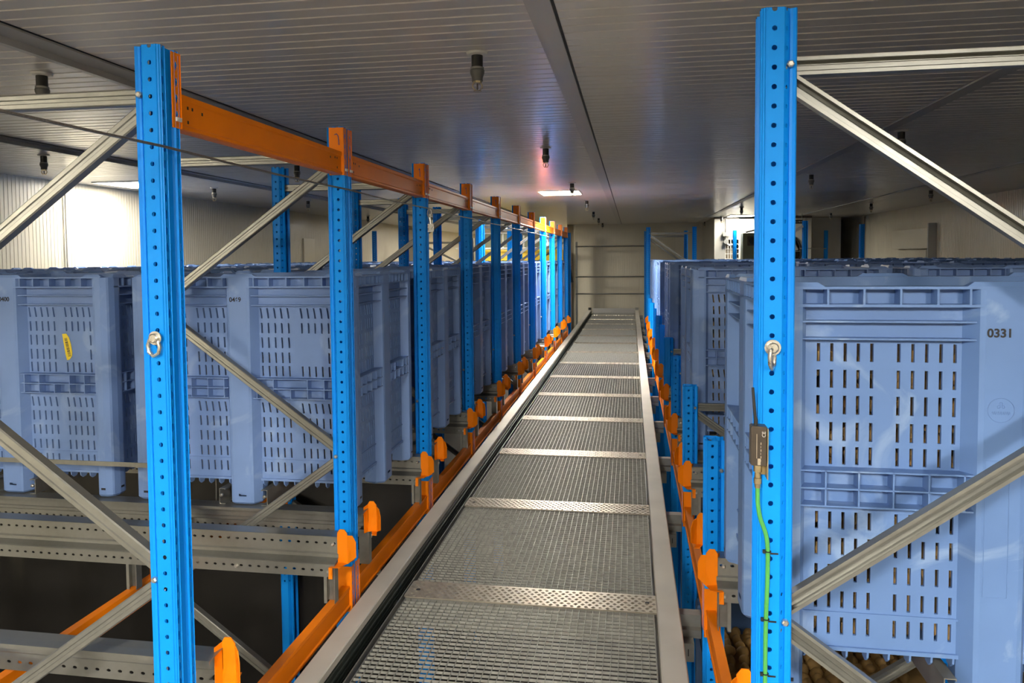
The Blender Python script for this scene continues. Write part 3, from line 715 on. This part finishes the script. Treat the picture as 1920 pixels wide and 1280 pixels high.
while y < SW-.01:
    x = .02+(.018 if row % 2 else 0); c = 0
    while x < TW-.02:
        a = PI/4 if (c+row) % 2 else -PI/4
        d = Vector((math.cos(a), math.sin(a), 0)); q_ = Vector((-d.y, d.x, 0)); p = Vector((x, y, .004))
        for off in (-.0055, 0, .0055):
            e = p+q_*off
            rt.add([e-d*.012, e-q_*.0022, e+d*.012, e+q_*.0022, e+Vector((0, 0, .0022))-d*.005, e+Vector((0, 0, .0022))+d*.005], [(0, 1, 4), (1, 2, 5, 4), (2, 3, 5), (3, 0, 4, 5)])
        x += .036; c += 1
    y += .0255; row += 1
RT = rt.mesh('raised_tread', M['tread'])
HOLES = MB().lathe([(.0115, 0), (.0115, .0052)], (.055, SW*.45, 0), 14).lathe([(.0115, 0), (.0115, .0052)], (TW-.055, SW*.55, 0), 14).mesh('bolt_hole', M['ink'])
for i in range(NG):
    y = YS0+i*PITCHY
    if i > 0 or True:
        t = thing('tread_plate', 'narrow checker plate crossing the walkway, %s from the viewer' % ORD[i] if i != 1 else 'first full checker plate crossing the walkway in front of the viewer', 'tread plate', (XG0-.012, y, ZWALK+.002), 0, 'checker plates on the walkway')
        part('plate', TREAD, t); part('raised_tread', RT, t, kind='stuff'); part('bolt_holes', HOLES, t, label='two dark bolt holes')
    t = thing('floor_grating', 'galvanised grating panel of the walkway, %s from the viewer' % ORD[i], 'grating', (XG0, y+SW+.004, ZWALK), 0, 'walkway gratings')
    part('border', bord, t); part('bearing_bars', bars, t, kind='stuff'); part('cross_bars', cross, t, kind='stuff')
YW0, YW1 = .8, 23.3
t = thing('guide_rail', 'long grey guide rail along the left edge of the walkway', 'rail', (0, 0, 0))
g = MB().prism([(-1.343, -1.705), (-1.338, -1.70), (-1.248, -1.70), (-1.243, -1.705), (-1.243, -1.735), (-1.25, -1.74), (-1.25, -1.90), (-1.29, -1.90), (-1.29, -1.76), (-1.343, -1.76)], 'y', YW0, YW1)
part('rail_head', g.mesh('rail_head', M['rail']), t)
part('conductor_backing', MB().box(-1.2495, -1.235, YW0, YW1, -1.875, -1.742).mesh('conductor_backing', M['rubber']), t, label='dark ribbed conductor backing')
for i in range(5):
    z = -1.765-i*.024; part('conductor_strip', MB().box(-1.2345, -1.226, YW0, YW1, z-.0035, z+.0035).mesh('conductor_strip', M['rubber'] if i != 3 else M['grey']), t)
part('edge_angle', MB().box(-1.205, -1.199, YW0, YW1, -1.86, -1.792).box(-1.225, -1.199, YW0, YW1, -1.866, -1.86).mesh('edge_angle', M['galv']), t)
part('end_stop', MB().box(-1.335, -1.24, YW1, YW1+.02, -1.9, -1.62).mesh('end_stop', M['black']), t, label='black end stop')
t = thing('guide_rail', 'long grey guide rail along the right edge of the walkway', 'rail', (0, 0, 0))
g = MB().prism([(.228, -1.705), (.223, -1.70), (.126, -1.70), (.121, -1.705), (.121, -1.735), (.127, -1.74), (.127, -1.90), (.167, -1.90), (.167, -1.76), (.228, -1.76)], 'y', YW0, YW1)
part('rail_head', g.mesh('rail_head', M['rail']), t)
part('end_stop', MB().box(.121, .228, YW1, YW1+.02, -1.9, -1.62).mesh('end_stop', M['galv']), t)
for i in range(NG):
    y = YS0+i*PITCHY+.05
    t = thing('cross_beam', 'galvanised beam under the walkway, %s from the viewer' % ORD[i], 'beam', (0, y, -1.83), 0, 'beams under the walkway')
    part('channel', MB().sheet([(0, -.0), (-.05, 0), (-.05, -.10), (0, -.10)], 'x', -1.40, .12).mesh('channel', M['galv'], solid=.004), t) if i == 0 else part('channel', bpy.data.meshes['channel'], t)
    if i == 0:
        gb = MB().sheet([(.0, .06), (-.06, .06), (-.06, -.0), (-.075, -.01), (-.075, -.05), (-.05, -.055)], 'x', .125, .338).mesh('outrigger', M['galv'], solid=.004)
        gb2 = MB().box(.225, .30, -.14, -.135, -.135, -.045).box(.225, .30, -.14, -.02, -.05, -.045).mesh('number_plate', M['galv'])
        tx = text_mesh('plate_number', '1', .05, M['ink'])
    part('outrigger', gb, t); pl = part('number_plate', gb2, t)
    if i in (1, 2): part('plate_number', tx, pl, (.272, -.1408, -.092), 'black number 1', rot=(PI/2, 0, 0))

# ================================================================== CEILING SPRINKLERS
def sprinkler_meshes():
    f = MB().lathe([(.001, 0), (.055, -.001), (.05, -.012), (.03, -.016), (.001, -.016)], n=16).mesh('ceiling_flange', M['white'], True)
    s_ = MB().lathe([(.001, -.014), (.029, -.014), (.029, -.075), (.001, -.075)], n=14).mesh('pipe_sleeve', M['black'], True)
    b = MB().lathe([(.001, -.074), (.033, -.074), (.034, -.086), (.037, -.09), (.036, -.103), (.030, -.118), (.027, -.13), (.028, -.142), (.001, -.142)], n=16).mesh('reducer', M['grey'], True)
    c = MB().lathe([(.001, -.074), (.0345, -.0745), (.0345, -.085), (.001, -.085)], n=16).mesh('collar_ring', M['galv'], True)
    h = MB().lathe([(.001, -.14), (.022, -.14), (.022, -.152), (.001, -.152)], n=6)
    for s2 in (-1, 1): h.tube([(s2*.016, 0, -.150), (s2*.024, 0, -.160), (s2*.024, 0, -.172), (s2*.012, 0, -.186), (0, 0, -.190)], .0035, 6)
    h.lathe([(.001, -.19), (.02, -.19), (.022, -.193), (.001, -.193)], n=14); h = h.mesh('sprinkler_head', M['brass'], True)
    q = MB().lathe([(.001, -.152), (.004, -.155), (.0045, -.18), (.001, -.186)], n=8).mesh('glass_bulb', M['brown'], True)
    return (('ceiling_flange', f), ('pipe_sleeve', s_), ('collar_ring', c), ('reducer', b), ('sprinkler_head', h), ('glass_bulb', q))
SPR = sprinkler_meshes()
sp = [(-.76, 3.67, 'nearest ceiling sprinkler over the walkway'), (-.79, 6.93, 'second ceiling sprinkler over the walkway'), (-.81, 10.3, 'third sprinkler over the walkway, in front of the square light'), (-.80, 13.6, 'fourth ceiling sprinkler over the walkway'),
      (-.85, 17.0, 'fifth ceiling sprinkler over the walkway'), (-.86, 19.9, 'sixth ceiling sprinkler over the walkway'), (-.87, 22.9, 'farthest ceiling sprinkler over the walkway'),
      (-3.17, 3.62, 'dark ceiling sprinkler at the upper left beside the ceiling strip'), (-3.58, 7.6, 'sprinkler seen just under the first orange beam'), (-5.6, 6.38, 'dark sprinkler over the bins before the bright left wall'), (-5.88, 9.8, 'small brass sprinkler before the dim left wall'), (-5.6, 12.3, 'sprinkler above the pipe on the left wall'), (-6.3, 17.2, 'small sprinkler near the far left corner'),
      (2.21, 6.62, 'sprinkler partly behind the right diagonal brace'), (2.25, 9.9, 'sprinkler right of the tall right post'), (2.32, 16.4, 'sprinkler in front of the far right light'), (2.33, 20.0, 'sprinkler left of the far right light'), (2.2, 23.1, 'farthest sprinkler on the right side'),
      (4.73, 12.8, 'nearest sprinkler before the right wall'), (4.75, 15.85, 'second sprinkler before the right wall'), (4.83, 19.2, 'third sprinkler before the right wall, near the dark door')]
for x, y, l in sp:
    t = thing('ceiling_sprinkler', l, 'sprinkler', (x, y, HC-.001), rz=.4, group='ceiling sprinklers')
    for n_, me in SPR: part(n_, me, t)

# ================================================================== NEAR DETAILS
# pull wire along the left frames
def wire_pt(y): return (-1.362, y, .333)
ys = [.5, 2.0, 3.45, 4.93, 6.35, 7.8, 9.2, 10.6, 12.0, 13.5]
pts = []
for a, b_ in zip(ys, ys[1:]):
    for j in range(4):
        f_ = j/4; pts.append((-1.362, a+(b_-a)*f_, .333-.006*math.sin(PI*f_)))
pts.append((-1.362, ys[-1], .333))
t = thing('pull_wire', 'thin steel pull wire running along the left frames', 'wire')
part('rope', MB().tube(pts, .0042, 6).mesh('rope', M['rope'], True), t)
for y in (4.93, 12.1):
    g = MB().tube([(-1.362+.014*math.cos(i*PI/8), y-.01, .30+.03*math.sin(i*PI/8)) for i in range(17)], .004, 6, False)
    g.tube([(-1.362, y-.01, .27), (-1.355, y-.01, .225)], [.012, .008], 8); g.obox((-1.355, y-.01, .20), (.02, 0, 0), (0, .006, 0), (0, 0, .028))
    part('snap_hook', g.mesh('snap_hook', M['bolt'], True), t, label='bright steel snap hook')
# shackles bolted to the nearest posts
def shackle(x, y, z, tilt, label):
    t = thing('shackle', label, 'shackle', (x, y, z))
    b_ = MB().lathe([(.001, 0), (.021, 0), (.021, .003), (.0145, .003), (.0145, .012), (.011, .015), (.001, .015)], n=16)
    b_.v = [(p[0], -p[2], p[1]) for p in b_.v]; part('bolt_head', b_.mesh('bolt_head', M['bolt'], True), t, (0, -.012, 0))
    pts = [(-.004, 0, .0), (-.018, 0, -.006), (-.024, 0, -.022), (-.021, 0, -.042), (-.006, 0, -.055), (.010, 0, -.046), (.015, 0, -.028), (.010, 0, -.010), (.004, 0, .0)]
    g = MB().tube([(p[0]*math.cos(tilt)-(-.018 if False else 0), -.014+p[0]*math.sin(tilt), p[2]) for p in pts], .0058, 8); part('bow', g.mesh('bow', M['bolt'], True), t)
shackle(XL-.030, PY(1)-.0505, -.236, .0, 'steel shackle bolted to the nearest left post')
shackle(XR+.030, PY(1)-.0505, -.244, 1.1, 'steel shackle bolted to the nearest right post')
# radio module with aerial on the right post
t = thing('radio_module', 'dark brown radio module with black aerial on the right post', 'radio module', (XR-.006, PY(1)-.068, -.555))
g = MB().prism([(-.019, -.012), (.019, -.017), (.021, -.004), (.021, .022), (-.019, .022)], 'z', 0, .105)
part('housing', g.mesh('housing', M['brown'], bevel=.002), t)
part('aerial', MB().tube([(-.006, .0, .104), (-.006, 0, .118), (-.008, 0, .13), (-.014, 0, .205)], [.0055, .0055, .0042, .0036], 8).mesh('aerial', M['black'], True), t)
part('gland', MB().tube([(0, .0, .002), (0, 0, -.018), (.0, 0, -.02), (0, 0, -.034), (0, 0, -.036), (.0, 0, -.05), (0, 0, -.052), (.0, 0, -.062)], [.011, .011, .008, .008, .010, .010, .008, .0075], 10).mesh('gland', M['brass'], True), t, label='brass cable gland')
part('mounting_plate', MB().box(.021, .0235, -.018, .022, -.035, .1).box(.005, .0235, .014, .0165, -.03, -.005).mesh('mounting_plate', M['brass']), t, label='bright metal mounting plate')
ce = text_mesh('approval_mark', 'CE', .013, M['white'])
part('approval_mark', ce, t, (.0125, -.0168, .085), 'small white CE mark', rot=(PI/2, -PI/2, -.13))
g = MB().box(-.006, -.0045, -.0149, -.0145, .02, .085)
for i in range(6): g.box(.004+.0 , .0052+.0008*(i % 2), -.0164, -.0160, .012+i*.009, .018+i*.009)
g.box(-.003, .0045, -.0158, -.0152, -.0 +.003, .02); part('small_print', g.mesh('small_print', M['tan']), t)
# green cable down the post with ties
cp = [(-.006, -.068, -.617), (-.005, -.068, -.66), (.002, -.066, -.70), (.016, -.062, -.74), (.022, -.060, -.78), (.0225, -.060, -.86), (.019, -.060, -1.0), (.0185, -.060, -1.15), (.017, -.060, -1.3), (.015, -.060, -1.5), (.014, -.060, -1.8)]
t = thing('earth_cable', 'green cable running down the nearest right post', 'cable', (XR, PY(1), 0))
def smooth(p, n=6):
    out = []
    for i in range(len(p)-1):
        p0, p1, p2, p3 = p[max(i-1, 0)], p[i], p[i+1], p[min(i+2, len(p)-1)]
        for j in range(n):
            u = j/n; out.append(tuple(.5*((2*p1[k])+(-p0[k]+p2[k])*u+(2*p0[k]-5*p1[k]+4*p2[k]-p3[k])*u*u+(-p0[k]+3*p1[k]-3*p2[k]+p3[k])*u**3) for k in range(3)))
    return out+[p[-1]]
part('jacket', MB().tube(smooth(cp), .0058, 8).mesh('jacket', M['green'], True), t)
for x_, z in ((.0224, -.79), (.019, -.975), (.0185, -1.125), (.016, -1.42)):
    g = MB().tube([(x_+.008*math.cos(i*PI/5), -.060+.008*math.sin(i*PI/5), z) for i in range(11)], .0016, 5, False)
    g.box(x_-.014, x_-.007, -.070, -.063, z-.003, z+.006).box(x_+.006, x_+.026, -.0665, -.0645, z-.006, z-.002)
    part('cable_tie', g.mesh('cable_tie', M['black']), t, label='black cable tie')

# ================================================================== FAR END
# guard rails and posts before the far wall
t = thing('guard_rail', 'grey horizontal guard rails before the far wall', 'guard rail', (0, 23.55, 0))
for z, x1 in ((.30, .6), (-.66, .45), (-1.2, .45)):
    part('rail', MB().tube([(-1.75, 0, z), (x1, 0, z)], .022, 8).mesh('rail', M['galv'], True), t)
for x in (-1.72, .43): part('post', MB().box(x-.03, x+.03, .025, .075, ZFLOOR, .45).mesh('post', M['galv']), t)
t = thing('end_column', 'plain grey steel column left of the far wall', 'column', (-1.93, 23.3, 0))
part('shaft', MB().box(-.06, .06, -.06, .06, ZFLOOR, .72).mesh('shaft', M['trim']), t); part('base_plate', MB().box(-.12, .12, -.12, .12, ZFLOOR, ZFLOOR+.02).mesh('base_plate', M['galv']), t)
solo('kick_plate', MB().box(-1.2, .12, 23.32, 23.34, -1.86, -1.64).mesh('kick_plate', M['trim']), 'low grey kick plate closing the end of the walkway', 'plate')
t = thing('hanging_cable_bundle', 'dark cable bundle and black sheet hanging left of the far wall', 'cable bundle', (-1.70, 20.325, 0))
part('cables', MB().tube([(0, 0, .35), (.05, 0, .1), (-.02, 0, -.1), (.06, 0, -.3)], .012, 6).tube([(-.03, 0, .3), (.02, 0, .05), (.05, 0, -.2)], .01, 6).mesh('cables', M['black'], True), t)
part('sheet', MB().prism([(-.02, -.15), (.04, -.2), (.13, -.72), (-.03, -.72)], 'y', -.01, .01).mesh('sheet', M['black']), t)
# yellow machine in the far left bay
t = thing('handling_machine', 'yellow machine with dark base in the far left bay', 'machine', (-3.5, 23.6, 0))
part('cabinet', MB().box(-1.35, 1.35, -.02, 1.2, -.95, .22).mesh('cabinet', M['yellow'], bevel=.01), t)
part('base', MB().box(-1.3, 1.3, 0, 1.15, ZFLOOR, -.95).mesh('base', M['brown']), t, label='dark brown base')
g = MB()
for i in range(4): g.box(-1.3+i*.68, -1.26+i*.68, .02, .06, .22, .78)
g.box(-1.3, .78, .02, .06, .74, .78).box(-1.3, .78, .02, .06, .24, .28); part('window_frame', g.mesh('window_frame', M['white']), t)
for i in range(3): part('window_pane', MB().box(-1.26+i*.68, -.62+i*.68, .035, .045, .28, .74).mesh('window_pane', M['olive']), t)
solo('bay_pipe', MB().tube([(-5.6, 23.3, .27), (-1.985, 23.3, .27)], .02, 8).mesh('bay_pipe', M['white'], True), 'white horizontal pipe before the far left bay', 'pipe')
t = thing('door_frame', 'white portal frame with brace before the far left bay', 'frame', (-5.5, 21.5, 0))
part('leg', MB().box(-.9, -.84, -.03, .03, ZFLOOR, .55).mesh('leg', M['galv']), t); part('leg', MB().box(.84, .9, -.03, .03, ZFLOOR, .55).mesh('leg', M['galv']), t)
part('crossbar', MB().box(-.84, .84, -.03, .03, .40, .46).mesh('crossbar', M['white']), t)
part('brace', MB().obox((0, 0, .05), (.72, 0, -.34), (0, .015, 0), (.012, 0, .026)).mesh('brace', M['white']), t)
# left wall: dark door gap, conduit and a small cover
dg = thing('door_1', 'dark open doorway in the left wall beyond the first bright panels', 'door', (XWL+.001, 10.55, 0)); dg['kind'] = 'structure'
part('opening', MB().box(0, .012, -.34, .06, ZFLOOR, HC-.03).mesh('opening', M['brown']), dg)
solo('wall_conduit', MB().tube([(XWL+.03, 8.62, HC-.02), (XWL+.03, 8.62, -1.5)], .014, 8).mesh('wall_conduit', M['white'], True), 'thin white pipe down the bright left wall', 'pipe')
solo('wall_conduit', MB().tube([(XWL+.04, 14.75, HC-.02), (XWL+.04, 14.75, -1.5)], .03, 8).mesh('wall_conduit', M['brown'], True), 'dark pipe down the dim left wall', 'pipe')
solo('wall_cover', MB().box(XWL+.001, XWL+.03, 15.7, 16.3, -.5, .45).mesh('wall_cover', M['wall'], bevel=.006), 'tall cream cover plate on the left wall beside the dark pipe', 'cover')
solo('door_post', MB().box(-.06, .06, -.35, .35, ZFLOOR, HC-.03).mesh('door_post', M['brown']), 'dark jamb at the far left corner', 'door jamb', (XWL+.1, 23.6, 0))
# right: fan housing
t = thing('fan_housing', 'large white fan housing at the far right', 'fan housing', (0, 20.6, 0))
x0, x1 = 2.24, 4.7
FX, FZ, FR = 3.95, .08, .48
g = MB()
# front wall with a round opening
N = 24; ring_o = []; rect_pts = []
cx0, cx1, cz0, cz1 = FX-.55, FX+.55, FZ-.62, FZ+.62
vs = [(cx0, 0, cz0), (cx1, 0, cz0), (cx1, 0, cz1), (cx0, 0, cz1)]
for i in range(N):
    a = 2*PI*i/N; vs.append((FX+FR*math.cos(a), 0, FZ+FR*math.sin(a)))
def near(i):
    a = 2*PI*(i+.5)/N
    return 1 if False else (2 if math.cos(a) >= 0 and math.sin(a) >= 0 else 3 if math.sin(a) >= 0 else 0 if math.cos(a) < 0 else 1)
fs = []
for i in range(N):
    c = near(i); fs.append((c, 4+(i+1) % N, 4+i))
for a_, b__, i in ((2, 3, N//4), (3, 0, N//2), (0, 1, 3*N//4), (1, 2, 0)): fs.append((a_, b__, 4+i))
g.add(vs, fs)
def fq(a, b_, c, d): g.add([(a, 0, c), (b_, 0, c), (b_, 0, d), (a, 0, d)], [(0, 1, 2, 3)])
GX0, GX1, GZ0, GZ1 = 2.50, 2.85, -.75, .42
fq(cx1, x1, ZFLOOR, HC-.01); fq(cx0, cx1, ZFLOOR, cz0); fq(cx0, cx1, cz1, HC-.01); fq(GX1, cx0, ZFLOOR, HC-.01); fq(x0, GX0, ZFLOOR, HC-.01); fq(GX0, GX1, ZFLOOR, GZ0); fq(GX0, GX1, GZ1, HC-.01)
g.add([(x0, 0, ZFLOOR), (x0, 3.3, ZFLOOR), (x0, 3.3, HC-.01), (x0, 0, HC-.01)], [(3, 2, 1, 0)]); g.add([(x1, 0, ZFLOOR), (x1, 3.3, ZFLOOR), (x1, 3.3, HC-.01), (x1, 0, HC-.01)], [(0, 1, 2, 3)])
part('casing', g.mesh('casing', M['casing'], solid=.03), t)
g = MB()
for i in range(N):
    a, b_ = 2*PI*i/N, 2*PI*(i+1)/N
    for r0, r1, ya, yb in ((FR-.01, FR+.04, -.03, .0),):
        g.add([(FX+r*math.cos(q_), y_, FZ+r*math.sin(q_)) for y_ in (ya, yb) for r in (r0, r1) for q_ in (a, b_)], [(0, 1, 3, 2), (4, 6, 7, 5), (2, 3, 7, 6), (0, 4, 5, 1)])
part('fan_ring', g.mesh('fan_ring', M['black']), t, label='black fan ring')
g = MB()
for i in range(6):
    a = i*PI/3+.3; d = Vector((math.cos(a), 0, math.sin(a))); q_ = Vector((-math.sin(a), 0, math.cos(a)))
    g.obox(Vector((FX, .12, FZ))+d*.25, d*.18, q_*.09+Vector((0, .06, 0)), Vector((0, .004, 0)))
g.tube([(FX, .05, FZ), (FX, .25, FZ)], .09, 12); part('fan_blades', g.mesh('fan_blades', M['grey']), t)
g = MB()
for i in range(4): 
    a = i*PI/4; d = Vector((math.cos(a), 0, math.sin(a))); g.tube([Vector((FX, -.02, FZ))-d*FR, Vector((FX, -.02, FZ))+d*FR], .008, 6)
for r in (.18, .32): g.tube([(FX+r*math.cos(i*PI/12), -.02, FZ+r*math.sin(i*PI/12)) for i in range(25)], .005, 5, False)
part('fan_guard', g.mesh('fan_guard', M['galv'], True), t)
part('fan_backing', MB().box(cx0, cx1, .5, .52, cz0, cz1).mesh('fan_backing', M['brown']), t)
g = MB()
for i in range(6): g.box(GX0+i*(GX1-GX0)/5-.008, GX0+i*(GX1-GX0)/5+.008, -.01, .01, GZ0, GZ1)
for i in range(10): g.box(GX0, GX1, -.012, .0, GZ0+i*(GZ1-GZ0)/9-.008, GZ0+i*(GZ1-GZ0)/9+.008)
part('grille', g.mesh('grille', M['white']), t, label='white grille window')
part('grille_backing', MB().box(GX0, GX1, .3, .32, GZ0, GZ1).mesh('grille_backing', M['tan']), t)
part('cornice', MB().box(x0-.05, x1, -.03, -.001, HC-.06, HC-.012).mesh('cornice', M['brown']), t, label='dark strip along the top')
t2 = thing('motor_cabinet', 'dark olive cabinet with a round fan left of the tall right post', 'cabinet', (2.98, 19.6, 0))
part('door', MB().box(-.17, .25, -.01, .4, ZFLOOR, .55).mesh('door', M['olive'], bevel=.01), t2)
part('round_fan', MB().tube([(.06, -.02, .35), (.06, -.012, .35)], .09, 16).mesh('round_fan', M['black'], True), t2)
part('fan_frame', MB().box(-.06, .18, -.013, -.009, .23, .47).mesh('fan_frame', M['brown']), t2)
part('top_bracket', MB().obox((.1, 0, .62), (.2, 0, .05), (0, .03, 0), (0, 0, .02)).mesh('top_bracket', M['galv']), t2)
t3 = thing('valve_assembly', 'small pipe valves on the white housing corner at the far right', 'valve', (2.5, 20.5, 0))
part('riser', MB().tube([(0, 0, .95), (0, 0, .3), (.1, 0, .25), (.25, 0, .3)], .025, 8).mesh('riser', M['galv'], True), t3)
part('valve_body', MB().box(-.08, .08, -.06, .06, .5, .6).box(.08, .25, -.02, .02, .55, .58).mesh('valve_body', M['galv']), t3); part('valve_wheel', MB().tube([(0, -.05, .35), (0, .05, .35)], .06, 10).mesh('valve_wheel', M['galv']), t3)
t4 = thing('hanging_sign', 'small black sign with illegible white lettering hung from the ceiling', 'sign', (4.1, 19.4, .765))
part('board', MB().box(-.12, .12, -.01, .01, 0, .09).mesh('board', M['black']), t4)
part('lettering', MB().box(-.09, -.05, -.012, -.0105, .03, .06).box(-.035, .0, -.012, -.0105, .03, .05).box(.015, .05, -.012, -.0105, .03, .06).box(.06, .09, -.012, -.0105, .03, .055).mesh('lettering', M['white']), t4)
part('hanger', MB().tube([(-.1, 0, .09), (-.1, 0, .253)], .005, 6).tube([(.1, 0, .09), (.1, 0, .253)], .005, 6).mesh('hanger', M['black']), t4)
dr = thing('door_2', 'dark door at the far right corner beside the right wall', 'door', (5.65, 22.6, 0)); dr['kind'] = 'structure'
part('leaf', MB().box(.07, .37, 0, .05, ZFLOOR, HC-.03).mesh('leaf', M['brown']), dr); part('handle', MB().tube([(.1, -.012, -2.4), (.16, -.012, -2.4)], .012, 8).mesh('handle', M['bolt'], True), dr)
solo('partition', MB().box(4.72, 5.7, 21.6, 21.66, ZFLOOR, HC-.012).mesh('partition', M['trim']), 'dim grey partition right of the fan housing', 'partition')
t = thing('wall_hatch', 'cream boxed hatch on the right wall above the bins', 'hatch', (XWR, 0, 0))
part('upper_box', MB().box(-.14, -.001, 16.40, 18.5, .10, .52).mesh('upper_box', M['wall'], bevel=.01), t)
part('lower_panel', MB().box(-.09, -.001, 16.6, 18.2, -1.2, .07).mesh('lower_panel', M['wall'], bevel=.01), t)
part('side_strip', MB().box(-.16, -.001, 16.30, 16.36, -.1, .62).mesh('side_strip', M['trim'], bevel=.006), t)
solo('wall_conduit', MB().tube([(XWR-.03, 21.0, HC-.02), (XWR-.03, 21.0, -1.5)], .02, 8).mesh('wall_conduit', M['tan'], True), 'thin pipe down the right wall near the dark door', 'pipe')
solo('rack_brace', MB().obox((2.83, PY(10)-.05, .27), (.40, 0, .27), (0, .012, 0), (-.013, 0, .02)).mesh('rack_brace', M['white']), 'pale diagonal brace left of the dark blue post before the big fan', 'brace')
solo('far_bar', MB().tube([(3.21, 14.96, .115), (5.2, 21.12, .15)], .012, 6).mesh('far_bar', M['galv'], True), 'thin galvanised bar between the far right posts', 'bar')
